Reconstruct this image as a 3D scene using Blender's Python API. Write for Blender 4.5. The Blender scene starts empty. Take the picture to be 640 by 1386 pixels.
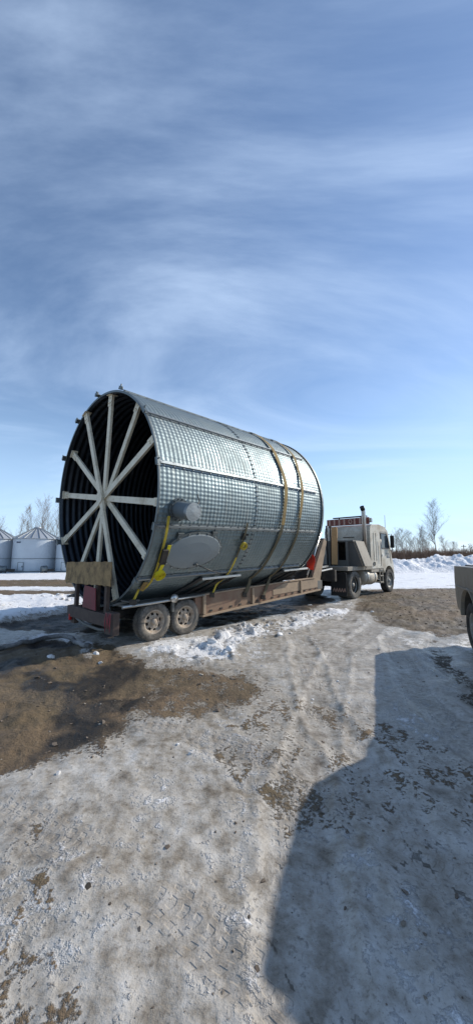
import bpy, bmesh, math, random
import numpy as np
from mathutils import Matrix, Vector
R_ = math.radians
random.seed(7)
scene = bpy.context.scene
COL = scene.collection

# ------------------------------------------------------------------ camera
CAM_H = 1.6
FPX = 470.0                       # focal length in pixels of a 640 px wide picture
PITCH = math.atan((752.0 - 693.0) / FPX)
cam_data = bpy.data.cameras.new('camera')
cam_data.sensor_fit = 'HORIZONTAL'
cam_data.sensor_width = 36.0
cam_data.lens = 36.0 * FPX / 640.0
cam_data.clip_start = 0.05
cam_data.clip_end = 12000
cam = bpy.data.objects.new('camera', cam_data)
COL.objects.link(cam)
cam.location = (0, 0, CAM_H)
cam.rotation_euler = (math.pi / 2 + PITCH, 0, 0)
scene.camera = cam

# ------------------------------------------------------------------ sun and sky
SUN_AZ, SUN_EL = 63.0, 31.5       # degrees clockwise from the view direction, degrees up
world = bpy.data.worlds.new('World')
scene.world = world
world.use_nodes = True
wn, wl = world.node_tree.nodes, world.node_tree.links
wn.clear()
w_out = wn.new('ShaderNodeOutputWorld')
w_bg = wn.new('ShaderNodeBackground')
w_bg.inputs['Strength'].default_value = 0.14
sky = wn.new('ShaderNodeTexSky')
sky.sky_type = 'NISHITA'
sky.sun_disc = False
sky.sun_elevation = R_(SUN_EL)
sky.sun_rotation = R_(SUN_AZ)
sky.altitude = 300
sky.air_density = 1.0
sky.dust_density = 0.15
sky.ozone_density = 2.6
# thin cirrus: noise on the sky plane, stretched into streaks
tc = wn.new('ShaderNodeTexCoord')
sep = wn.new('ShaderNodeSeparateXYZ'); wl.new(tc.outputs['Generated'], sep.inputs[0])
def wmath(op, a, b=None, clamp=False):
    n = wn.new('ShaderNodeMath'); n.operation = op; n.use_clamp = clamp
    for i, v in enumerate((a, b)):
        if v is None: continue
        if isinstance(v, (int, float)): n.inputs[i].default_value = v
        else: wl.new(v, n.inputs[i])
    return n.outputs[0]
zc = wmath('ADD', wmath('MAXIMUM', sep.outputs['Z'], 0.0), 0.16)
cx = wmath('DIVIDE', sep.outputs['X'], zc)
cy = wmath('DIVIDE', sep.outputs['Y'], zc)
comb = wn.new('ShaderNodeCombineXYZ'); wl.new(cx, comb.inputs[0]); wl.new(cy, comb.inputs[1])
mp = wn.new('ShaderNodeMapping'); mp.inputs['Scale'].default_value = (0.55, 1.05, 1)
mp.inputs['Rotation'].default_value = (0, 0, R_(20)); mp.inputs['Location'].default_value = (0.35, 0.2, 0)
wl.new(comb.outputs[0], mp.inputs['Vector'])
cn = wn.new('ShaderNodeTexNoise'); cn.inputs['Scale'].default_value = 1.0
cn.inputs['Detail'].default_value = 10; cn.inputs['Roughness'].default_value = 0.58; cn.inputs['Distortion'].default_value = 0.9
wl.new(mp.outputs[0], cn.inputs['Vector'])
cr = wn.new('ShaderNodeMapRange'); cr.interpolation_type = 'SMOOTHSTEP'
cr.inputs['From Min'].default_value = 0.39; cr.inputs['From Max'].default_value = 0.80
cr.inputs['To Min'].default_value = 0.0; cr.inputs['To Max'].default_value = 0.75
wl.new(cn.outputs['Fac'], cr.inputs['Value'])
mix = wn.new('ShaderNodeMix'); mix.data_type = 'RGBA'
wl.new(cr.outputs[0], mix.inputs['Factor'])
wl.new(sky.outputs[0], mix.inputs['A'])
mix.inputs['B'].default_value = (4.6, 5.8, 7.6, 1)
# thin pale veil towards the horizon, all the way round
hz = wn.new('ShaderNodeMapRange'); hz.interpolation_type = 'SMOOTHSTEP'
hz.inputs['From Min'].default_value = 0.0; hz.inputs['From Max'].default_value = 0.45
hz.inputs['To Min'].default_value = 0.72; hz.inputs['To Max'].default_value = 0.0
wl.new(sep.outputs['Z'], hz.inputs['Value'])
mix2 = wn.new('ShaderNodeMix'); mix2.data_type = 'RGBA'
wl.new(hz.outputs[0], mix2.inputs['Factor']); wl.new(mix.outputs['Result'], mix2.inputs['A'])
mix2.inputs['B'].default_value = (3.5, 5.0, 7.0, 1)
wl.new(mix2.outputs['Result'], w_bg.inputs['Color'])
wl.new(w_bg.outputs[0], w_out.inputs[0])

sun_data = bpy.data.lights.new('sun', 'SUN')
sun_data.energy = 3.9
sun_data.angle = R_(0.53)
sun_data.color = (1.0, 0.93, 0.82)
sun = bpy.data.objects.new('sun', sun_data)
COL.objects.link(sun)
sd = Vector((math.sin(R_(SUN_AZ)) * math.cos(R_(SUN_EL)), math.cos(R_(SUN_AZ)) * math.cos(R_(SUN_EL)), math.sin(R_(SUN_EL))))
sun.rotation_euler = sd.to_track_quat('Z', 'Y').to_euler()
sun.location = (20, 10, 30)

scene.view_settings.view_transform = 'Standard'
scene.view_settings.look = 'None'
scene.view_settings.exposure = 0.28
scene.view_settings.gamma = 1.0
scene.view_settings.use_curve_mapping = False
scene.render.engine = 'CYCLES'
scene.cycles.max_bounces = 6

# ------------------------------------------------------------------ materials
MATS = {}
def new_mat(name):
    m = bpy.data.materials.new(name); m.use_nodes = True
    nt = m.node_tree
    b = nt.nodes['Principled BSDF']
    MATS[name] = m
    return m, nt, nt.nodes, nt.links, b
def ramp(n, l, src, stops):
    r = n.new('ShaderNodeValToRGB')
    el = r.color_ramp.elements
    while len(el) < len(stops): el.new(0.5)
    for e, (p, c) in zip(el, stops):
        e.position = p; e.color = (*c, 1) if len(c) == 3 else c
    l.new(src, r.inputs[0])
    return r.outputs[0]
def noise(n, l, scale, detail=4, rough=0.55, coord='Object', vec=None, stretch=None):
    t = n.new('ShaderNodeTexNoise')
    t.inputs['Scale'].default_value = scale; t.inputs['Detail'].default_value = detail
    t.inputs['Roughness'].default_value = rough
    if vec is None:
        c = n.new('ShaderNodeTexCoord'); vec = c.outputs[coord]
    if stretch:
        m = n.new('ShaderNodeMapping'); m.inputs['Scale'].default_value = stretch
        l.new(vec, m.inputs['Vector']); vec = m.outputs[0]
    l.new(vec, t.inputs['Vector'])
    return t.outputs['Fac']
def mixc(n, l, fac, a, b, blend='MIX'):
    m = n.new('ShaderNodeMix'); m.data_type = 'RGBA'; m.blend_type = blend
    for key, v in (('Factor', fac), ('A', a), ('B', b)):
        s = m.inputs[key]
        if isinstance(v, (int, float)): s.default_value = v
        elif isinstance(v, tuple): s.default_value = (*v, 1)
        else: l.new(v, s)
    return m.outputs['Result']
def mth(n, l, op, a, b=None, clamp=False):
    q = n.new('ShaderNodeMath'); q.operation = op; q.use_clamp = clamp
    for i, v in enumerate((a, b)):
        if v is None: continue
        if isinstance(v, (int, float)): q.inputs[i].default_value = v
        else: l.new(v, q.inputs[i])
    return q.outputs[0]
def sstep(n, l, v, lo, hi, a=0.0, b=1.0):
    r = n.new('ShaderNodeMapRange'); r.interpolation_type = 'SMOOTHSTEP'
    r.inputs['From Min'].default_value = lo; r.inputs['From Max'].default_value = hi
    r.inputs['To Min'].default_value = a; r.inputs['To Max'].default_value = b
    l.new(v, r.inputs['Value'])
    return r.outputs[0]
def bump(n, l, b, h, strength=0.3, dist=0.01, prev=None):
    q = n.new('ShaderNodeBump'); q.inputs['Strength'].default_value = strength; q.inputs['Distance'].default_value = dist
    l.new(h, q.inputs['Height'])
    if prev is not None: l.new(prev, q.inputs['Normal'])
    if b is not None: l.new(q.outputs[0], b.inputs['Normal'])
    return q.outputs[0]

def dirty(name, col, dirt=(0.16, 0.12, 0.085), amount=0.5, scale=3.0, rough=0.6, metal=0.0, fine=30.0, bmp=0.15, spec=0.4):
    """painted or bare stuff with road dirt worked into it"""
    m, nt, n, l, b = new_mat(name)
    f1 = noise(n, l, scale, 6, 0.65)
    f2 = noise(n, l, fine, 3, 0.6)
    fac = sstep(n, l, mth(n, l, 'ADD', mth(n, l, 'MULTIPLY', f1, 0.75), mth(n, l, 'MULTIPLY', f2, 0.25)), 0.62 - 0.35 * amount, 0.78 - 0.2 * amount, 0.0, min(1.0, amount * 1.3))
    c = mixc(n, l, fac, col, dirt)
    c = mixc(n, l, mth(n, l, 'MULTIPLY', f2, 0.35), c, tuple(0.6 * v for v in col))
    l.new(c, b.inputs['Base Color'])
    b.inputs['Roughness'].default_value = rough
    l.new(sstep(n, l, fac, 0, 1, rough, min(0.95, rough + 0.3)), b.inputs['Roughness'])
    b.inputs['Metallic'].default_value = metal
    b.inputs['Specular IOR Level'].default_value = spec
    if bmp: bump(n, l, b, f2, bmp, 0.006)
    return m

def galvanized(name, tint=(0.235, 0.29, 0.305), rough=0.55, variation=0.25, dust=0.35, metal=0.93):
    m, nt, n, l, b = new_mat(name)
    c = n.new('ShaderNodeTexCoord')
    oi = n.new('ShaderNodeObjectInfo')
    v = n.new('ShaderNodeTexVoronoi'); v.inputs['Scale'].default_value = 60
    l.new(c.outputs['Object'], v.inputs['Vector'])
    big = noise(n, l, 1.3, 5, 0.6, vec=c.outputs['Object'])
    streak = noise(n, l, 2.0, 5, 0.65, vec=c.outputs['Object'], stretch=(6, 0.7, 0.7))
    base = mixc(n, l, mth(n, l, 'MULTIPLY', v.outputs['Color'], 0.22), tint, tuple(0.72 * t for t in tint))
    base = mixc(n, l, sstep(n, l, big, 0.35, 0.75, 0, variation), base, tuple(0.55 * t for t in tint))
    shade = mth(n, l, 'MULTIPLY_ADD', oi.outputs['Random'], 0.22)
    n_last = [q for q in n if q.type == 'MATH'][-1]; n_last.inputs[2].default_value = 0.84
    base = mixc(n, l, 1.0, base, shade, 'MULTIPLY')
    d = sstep(n, l, streak, 0.50, 0.78, 0, dust)
    l.new(mixc(n, l, d, base, (0.33, 0.30, 0.26)), b.inputs['Base Color'])
    l.new(sstep(n, l, d, 0, 1, metal, metal * 0.35), b.inputs['Metallic'])
    l.new(mth(n, l, 'ADD', sstep(n, l, big, 0.3, 0.7, rough - 0.06, rough + 0.1), mth(n, l, 'MULTIPLY', d, 0.3)), b.inputs['Roughness'])
    b1 = bump(n, l, None, noise(n, l, 2.6, 3, 0.5, vec=c.outputs['Object'], stretch=(1.0, 1.6, 1.6)), 0.35, 0.05)
    bump(n, l, b, noise(n, l, 45, 2, 0.5, vec=c.outputs['Object']), 0.12, 0.004, b1)
    return m

galvanized('galvanized')
galvanized('galvanized_trim', (0.42, 0.45, 0.46), 0.5, 0.3, 0.45)
galvanized('stiffener_steel', (0.30, 0.33, 0.34), 0.5, 0.3, 0.4)
galvanized('bin_inside_shade', (0.058, 0.070, 0.085), 0.5, 0.4, 0.25)  # near-black copy of the wall steel, the interior's shade put into its colour
galvanized('galvanized_dark', (0.20, 0.225, 0.23), 0.55, 0.3, 0.4)
galvanized('silo_steel', (0.57, 0.625, 0.675), 0.5, 0.10, 0.10, 0.30)
galvanized('roof_steel', (0.46, 0.49, 0.52), 0.5, 0.2, 0.2, 0.4)
dirty('outlet_paint', (0.15, 0.18, 0.20), (0.2, 0.18, 0.15), 0.25, 3, 0.5)
dirty('hatch_paint', (0.22, 0.25, 0.26), (0.2, 0.18, 0.15), 0.25, 3, 0.5)
dirty('trailer_paint', (0.225, 0.13, 0.085), (0.30, 0.22, 0.15), 0.66, 2.2, 0.75)
dirty('trailer_tan', (0.37, 0.27, 0.18), (0.24, 0.185, 0.135), 0.6, 3, 0.75)
dirty('tail_steel', (0.085, 0.058, 0.048), (0.17, 0.125, 0.095), 0.6, 4, 0.75)
dirty('frame_black', (0.030, 0.028, 0.026), (0.12, 0.095, 0.072), 0.6, 4, 0.7)
dirty('rack_dark', (0.11, 0.105, 0.095), (0.18, 0.145, 0.11), 0.5, 3, 0.7)
dirty('rack_steel', (0.15, 0.145, 0.13), (0.20, 0.165, 0.125), 0.5, 3, 0.65)
dirty('rack_side', (0.30, 0.27, 0.22), (0.22, 0.18, 0.14), 0.4, 3, 0.7)
dirty('cab_paint', (0.68, 0.635, 0.53), (0.35, 0.29, 0.21), 0.66, 1.6, 0.42)
dirty('cab_lower', (0.42, 0.37, 0.30), (0.26, 0.21, 0.16), 0.6, 3, 0.6)
dirty('tank_metal', (0.52, 0.47, 0.39), (0.30, 0.25, 0.19), 0.55, 3, 0.5, 0.2)
dirty('tyre_rubber', (0.030, 0.029, 0.028), (0.20, 0.175, 0.14), 0.55, 5, 0.85)
dirty('tyre_dusty', (0.075, 0.07, 0.062), (0.27, 0.24, 0.20), 0.75, 4, 0.9)
dirty('rim_rusty', (0.42, 0.36, 0.29), (0.24, 0.15, 0.09), 0.6, 9, 0.7)
dirty('rim_grey', (0.33, 0.32, 0.29), (0.2, 0.17, 0.13), 0.5, 8, 0.6, 0.3)
dirty('chrome_worn', (0.55, 0.54, 0.51), (0.25, 0.21, 0.17), 0.3, 5, 0.3, 0.85)
dirty('strut_paint', (0.78, 0.71, 0.56), (0.36, 0.28, 0.18), 0.5, 2.6, 0.65)
dirty('old_plywood', (0.40, 0.26, 0.12), (0.10, 0.07, 0.045), 0.62, 4.5, 0.85, fine=14)
dirty('fresh_wood', (0.62, 0.36, 0.16), (0.36, 0.22, 0.11), 0.45, 3, 0.75)
dirty('red_plate', (0.24, 0.055, 0.06), (0.17, 0.10, 0.085), 0.55, 3, 0.7)
dirty('red_lens', (0.55, 0.02, 0.015), (0.2, 0.06, 0.05), 0.2, 5, 0.35)
dirty('red_cloth', (0.34, 0.07, 0.08), (0.34, 0.22, 0.20), 0.5, 9, 0.85)
dirty('flag_orange', (0.80, 0.055, 0.025), (0.5, 0.05, 0.03), 0.2, 7, 0.8)
dirty('sign_red', (0.20, 0.055, 0.04), (0.2, 0.12, 0.09), 0.45, 4, 0.6)
dirty('sign_pale', (0.50, 0.33, 0.26), (0.4, 0.28, 0.22), 0.35, 5, 0.6)
dirty('black_plastic', (0.018, 0.018, 0.019), (0.09, 0.08, 0.07), 0.3, 4, 0.5)
dirty('strap_yellow', (0.52, 0.39, 0.04), (0.26, 0.20, 0.08), 0.45, 6, 0.8)
dirty('strap_bright', (0.75, 0.62, 0.02), (0.5, 0.42, 0.04), 0.15, 6, 0.75)
dirty('strap_worn', (0.33, 0.22, 0.075), (0.12, 0.10, 0.07), 0.6, 2.2, 0.85)
dirty('strap_dark', (0.10, 0.085, 0.05), (0.25, 0.18, 0.06), 0.35, 3, 0.85)
dirty('pickup_paint', (0.285, 0.25, 0.20), (0.25, 0.215, 0.175), 0.5, 2.5, 0.45, 0.25)
dirty('pickup_trim', (0.045, 0.044, 0.043), (0.13, 0.11, 0.09), 0.4, 5, 0.6)
dirty('bark_grey', (0.30, 0.27, 0.235), (0.17, 0.145, 0.12), 0.5, 4, 0.9)
dirty('twig_brown', (0.27, 0.225, 0.19), (0.16, 0.13, 0.105), 0.4, 2, 0.9)
dirty('bark_dark', (0.17, 0.145, 0.12), (0.10, 0.085, 0.07), 0.5, 4, 0.9)
dirty('twig_dark', (0.14, 0.11, 0.09), (0.09, 0.07, 0.06), 0.4, 2, 0.9)
dirty('brush_brown', (0.17, 0.115, 0.085), (0.09, 0.07, 0.055), 0.5, 0.8, 0.95)
dirty('pole_wood', (0.12, 0.10, 0.08), (0.08, 0.07, 0.06), 0.4, 2, 0.9)
dirty('mark_blue', (0.05, 0.07, 0.12), (0.1, 0.1, 0.12), 0.2, 6, 0.7)
m, nt, n, l, b = new_mat('cab_glass')
b.inputs['Base Color'].default_value = (0.05, 0.065, 0.075, 1); b.inputs['Roughness'].default_value = 0.08
m, nt, n, l, b = new_mat('stone')
rr = n.new('ShaderNodeNewGeometry')
l.new(ramp(n, l, rr.outputs['Random Per Island'], [(0, (0.06, 0.048, 0.036)), (0.5, (0.13, 0.10, 0.075)), (0.85, (0.20, 0.165, 0.13)), (1, (0.34, 0.31, 0.27))]), b.inputs['Base Color'])
b.inputs['Roughness'].default_value = 0.9
m, nt, n, l, b = new_mat('snow_lump')
rr = n.new('ShaderNodeNewGeometry')
sn = noise(n, l, 25, 4, 0.6)
c = mixc(n, l, sstep(n, l, noise(n, l, 6, 5, 0.6), 0.40, 0.65, 0, 0.75), (0.74, 0.745, 0.75), (0.34, 0.30, 0.25))
l.new(c, b.inputs['Base Color'])
b.inputs['Roughness'].default_value = 0.6
bump(n, l, b, sn, 0.4, 0.02)

# ------------------------------------------------------------------ helpers
def tag(o, label=None, cat=None, group=None, kind=None):
    if label: o['label'] = label
    if cat: o['category'] = cat
    if group: o['group'] = group
    if kind: o['kind'] = kind
    return o
def empty(name, loc=(0, 0, 0), rot=(0, 0, 0), parent=None):
    o = bpy.data.objects.new(name, None); COL.objects.link(o)
    o.empty_display_size = 0.3
    o.location = loc; o.rotation_euler = rot
    if parent: o.parent = parent
    return o

class MB:
    def __init__(s): s.v = []; s.f = []; s.smooth = []
    def add(s, vs, fs, smooth=False):
        k = len(s.v); s.v += [tuple(p) for p in vs]
        s.f += [tuple(i + k for i in f) for f in fs]; s.smooth += [smooth] * len(fs)
        return s
    def box(s, c, d, rot=None):
        hx, hy, hz = d[0] / 2, d[1] / 2, d[2] / 2
        pts = [Vector((x, y, z)) for x in (-hx, hx) for y in (-hy, hy) for z in (-hz, hz)]
        if rot is not None: pts = [rot @ p for p in pts]
        c = Vector(c)
        return s.add([p + c for p in pts], [(0, 1, 3, 2), (4, 6, 7, 5), (0, 4, 5, 1), (2, 3, 7, 6), (0, 2, 6, 4), (1, 5, 7, 3)])
    def span(s, lo, hi):
        return s.box([(a + b) / 2 for a, b in zip(lo, hi)], [abs(b - a) for a, b in zip(lo, hi)])
    def bar(s, p, q, w, h, up=(0, 0, 1)):
        p, q = Vector(p), Vector(q); d = q - p; L = d.length; d.normalize()
        upv = Vector(up)
        if abs(d.dot(upv)) > 0.98: upv = Vector((1, 0, 0))
        y = upv.cross(d).normalized(); z = d.cross(y)
        return s.box((p + q) / 2, (L, w, h), Matrix((d, y, z)).transposed())
    def tube(s, pts, r, seg=8, caps=True, smooth=True):
        pts = [Vector(p) for p in pts]
        rs = r if isinstance(r, (list, tuple)) else [r] * len(pts)
        rings = []; prev = None
        for i, p in enumerate(pts):
            t = (pts[min(i + 1, len(pts) - 1)] - pts[max(i - 1, 0)])
            if t.length < 1e-9: t = Vector((0, 0, 1))
            t.normalize()
            if prev is None:
                a = Vector((0, 0, 1)) if abs(t.z) < 0.9 else Vector((1, 0, 0))
                x = t.cross(a).normalized()
            else:
                x = (prev - t * prev.dot(t))
                x = x.normalized() if x.length > 1e-6 else t.orthogonal().normalized()
            prev = x; y = t.cross(x)
            rings.append([p + (x * math.cos(2 * math.pi * k / seg) + y * math.sin(2 * math.pi * k / seg)) * rs[i] for k in range(seg)])
        vs = [q for rg in rings for q in rg]; fs = []
        for i in range(len(pts) - 1):
            for k in range(seg):
                a, b2 = i * seg + k, i * seg + (k + 1) % seg
                fs.append((a, b2, b2 + seg, a + seg))
        s.add(vs, fs, smooth)
        if caps:
            s.add(rings[0], [tuple(reversed(range(seg)))]); s.add(rings[-1], [tuple(range(seg))])
        return s
    def lathe(s, prof, axis='y', seg=32, c=(0, 0, 0), smooth=True, skip=None):
        """prof: list of (r, h) turned about an axis through c"""
        vs = []; n = len(prof)
        for k in range(seg):
            a = 2 * math.pi * k / seg; ca, sa = math.cos(a), math.sin(a)
            for r, h in prof:
                p = {'y': (r * ca, h, r * sa), 'z': (r * ca, r * sa, h), 'x': (h, r * ca, r * sa)}[axis]
                vs.append((p[0] + c[0], p[1] + c[1], p[2] + c[2]))
        fs = []
        for k in range(seg):
            k2 = (k + 1) % seg
            for i in range(n - 1):
                if skip and skip(k, i): continue
                if prof[i][0] < 1e-6: fs.append((k * n + i, k * n + i + 1, k2 * n + i + 1))
                elif prof[i + 1][0] < 1e-6: fs.append((k * n + i, k * n + i + 1, k2 * n + i))
                else: fs.append((k * n + i, k * n + i + 1, k2 * n + i + 1, k2 * n + i))
        return s.add(vs, fs, smooth)
    def prism(s, poly, y0, y1, plane='xz'):
        n = len(poly)
        mk = (lambda a, b2, h: (a, h, b2)) if plane == 'xz' else ((lambda a, b2, h: (a, b2, h)) if plane == 'xy' else (lambda a, b2, h: (h, a, b2)))
        vs = [mk(a, b2, y0) for a, b2 in poly] + [mk(a, b2, y1) for a, b2 in poly]
        fs = [tuple(range(n)), tuple(reversed(range(n, 2 * n)))]
        fs += [(i, (i + 1) % n, (i + 1) % n + n, i + n)[::-1] for i in range(n)]
        return s.add(vs, fs)
    def mesh(s, name, mat):
        me = bpy.data.meshes.new(name)
        me.from_pydata(s.v, [], s.f)
        me.polygons.foreach_set('use_smooth', s.smooth)
        me.materials.append(MATS[mat])
        bm = bmesh.new(); bm.from_mesh(me)
        bmesh.ops.remove_doubles(bm, verts=bm.verts, dist=1e-5)
        bmesh.ops.recalc_face_normals(bm, faces=bm.faces)
        bm.to_mesh(me); bm.free(); me.update()
        return me
    def build(s, name, mat, parent=None, bevel=0.0, loc=None, rot=None):
        return put(name, s.mesh(name, mat), parent, bevel, loc, rot)
def put(name, me, parent=None, bevel=0.0, loc=None, rot=None):
    o = bpy.data.objects.new(name, me); COL.objects.link(o)
    if parent: o.parent = parent
    if loc is not None: o.location = loc
    if rot is not None: o.rotation_euler = rot
    if bevel:
        bv = o.modifiers.new('bevel', 'BEVEL'); bv.width = bevel; bv.segments = 2
        bv.limit_method = 'ANGLE'; bv.angle_limit = R_(35); bv.harden_normals = False
    return o
def copy_tree(o, parent=None):
    c = o.copy(); COL.objects.link(c); c.parent = parent
    for ch in list(o.children): copy_tree(ch, c)
    return c

# numpy value noise
_rng = np.random.RandomState(11)
_T = _rng.rand(256, 256)
def vnoise(x, y):
    xi = np.floor(x).astype(int); yi = np.floor(y).astype(int)
    fx = x - xi; fy = y - yi
    fx = fx * fx * fx * (fx * (fx * 6 - 15) + 10); fy = fy * fy * fy * (fy * (fy * 6 - 15) + 10)
    g = lambda a, b2: _T[a & 255, b2 & 255]
    return (g(xi, yi) * (1 - fx) + g(xi + 1, yi) * fx) * (1 - fy) + (g(xi, yi + 1) * (1 - fx) + g(xi + 1, yi + 1) * fx) * fy
def fbm(x, y, size, oct=4, rough=0.5, off=0.0):
    t = 0.0; a = 1.0; tot = 0.0; f = 1.0 / size
    for i in range(oct):
        t = t + a * vnoise(x * f + off + 17.3 * i, y * f + off * 1.7 + 5.1 * i); tot += a
        a *= rough; f *= 2.03
    return t / tot
def sm(v, lo, hi):
    t = np.clip((v - lo) / (hi - lo), 0, 1); return t * t * (3 - 2 * t)
def polydist(x, y, pts):
    d = np.full(x.shape, 1e9)
    for (ax, ay), (bx, by) in zip(pts[:-1], pts[1:]):
        dx, dy = bx - ax, by - ay
        t = np.clip(((x - ax) * dx + (y - ay) * dy) / (dx * dx + dy * dy), 0, 1)
        d = np.minimum(d, np.hypot(x - ax - t * dx, y - ay - t * dy))
    return d
def inpoly(x, y, pts):
    ins = np.zeros(x.shape, bool); n = len(pts)
    for i in range(n):
        (ax, ay), (bx, by) = pts[i], pts[(i + 1) % n]
        c = (ay > y) != (by > y)
        with np.errstate(divide='ignore', invalid='ignore'):
            xx = (bx - ax) * (y - ay) / (by - ay) + ax
        ins ^= c & (x < xx)
    return ins
def area(x, y, pts, soft):
    d = polydist(x, y, pts + [pts[0]]); s = np.where(inpoly(x, y, pts), d, -d)
    return sm(s, -soft, soft)

# ------------------------------------------------------------------ ground
# trailer frame: u runs forward along the trailer, v to its right, both on the ground
TH = 0.7637
AH = np.array([math.sin(TH), math.cos(TH)]); SH = np.array([math.cos(TH), -math.sin(TH)])
O2 = np.array([-2.883, 7.181])
def W2(u, v): q = O2 + AH * u + SH * v; return (float(q[0]), float(q[1]))

SNOW_LEFT = [(-9.5, 13.6), (-7.2, 13.3), (-4.2, 12.9), (-3.6, 11.7), (-4.8, 10.6), (-5.35, 9.5), (-5.4, 8.4), (-5.7, 7.7), (-7.5, 8.0), (-9.0, 9.0)]
GRAVEL = [(4.6, 13.2), (5.6, 16.2), (7.4, 17.2), (11.2, 17.6), (13.5, 15.5), (12.0, 11.0), (7.0, 7.9), (4.5, 7.0), (3.6, 8.3), (3.5, 10.6)]
MUD_SHADE = [(-9, 8.0), (-3.0, 7.7), (-1.0, 7.9), (2.0, 10.5), (3.6, 13.0), (3.0, 15.5), (-0.4, 13.0), (-3.7, 11.3), (-4.9, 10.3), (-5.4, 8.6), (-6.2, 7.4), (-12, 6)]
MUD_NEAR = [(-9, 7.0), (-4.0, 6.6), (-2.2, 6.7), (-1.9, 6.0), (-1.5, 5.5), (-1.1, 4.9), (-0.9, 4.2), (-1.1, 3.3), (-1.9, 2.5), (-3.5, 1.6), (-12, 0)]
MUD_MID = [(-1.5, 5.5), (-0.5, 5.2), (0.15, 4.75), (0.3, 4.1), (-0.2, 3.5), (-1.2, 3.5)]
ICE_WHITE = [(-1.7, 6.4), (-1.25, 6.95), (-0.4, 7.5), (0.5, 8.6), (0.9, 8.3), (0.55, 7.2), (0.35, 6.2), (0.05, 5.7), (-0.5, 5.55), (-1.1, 5.55)]
LUMPS = [W2(2.2, 2.1), W2(3.6, 2.25), W2(5.0, 1.9), W2(6.4, 2.0)]
RIDGE = [(-5.4, 6.05), (-4.2, 6.35), (-3.5, 6.75), (-2.95, 6.55), (-2.62, 6.15), (-2.45, 5.75)]
TRACK1 = [(7.2, 10.5), (4.3, 7.4), (3.5, 6.35), (3.0, 4.9), (2.4, 2.0), (2.2, -2)]
TRACKS = [[W2(9, 1.6), W2(5, 2.9), (1.2, 7.3), (0.9, 4.0), (1.2, 0)], [W2(9, 3.4), W2(6, 4.5), (3.0, 7.0), (2.1, 4.2), (1.9, 0)],
          [(14, 17.0), (7.5, 13.0), (4.2, 9.6), (1.6, 5.9), (0.4, 2.5), (0.0, -1)], [(30, 24), (14, 20), (5.2, 16.2), (2.5, 12.5)], [(30, 22), (14, 18.4), (6.8, 15.2), (4.2, 12.5)],
          [(-14, 15.4), (-6, 14.9), (0, 16.8), (12, 26)], [(-14, 14.1), (-6, 13.8), (1, 15.6), (13, 24.5)]]

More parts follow.
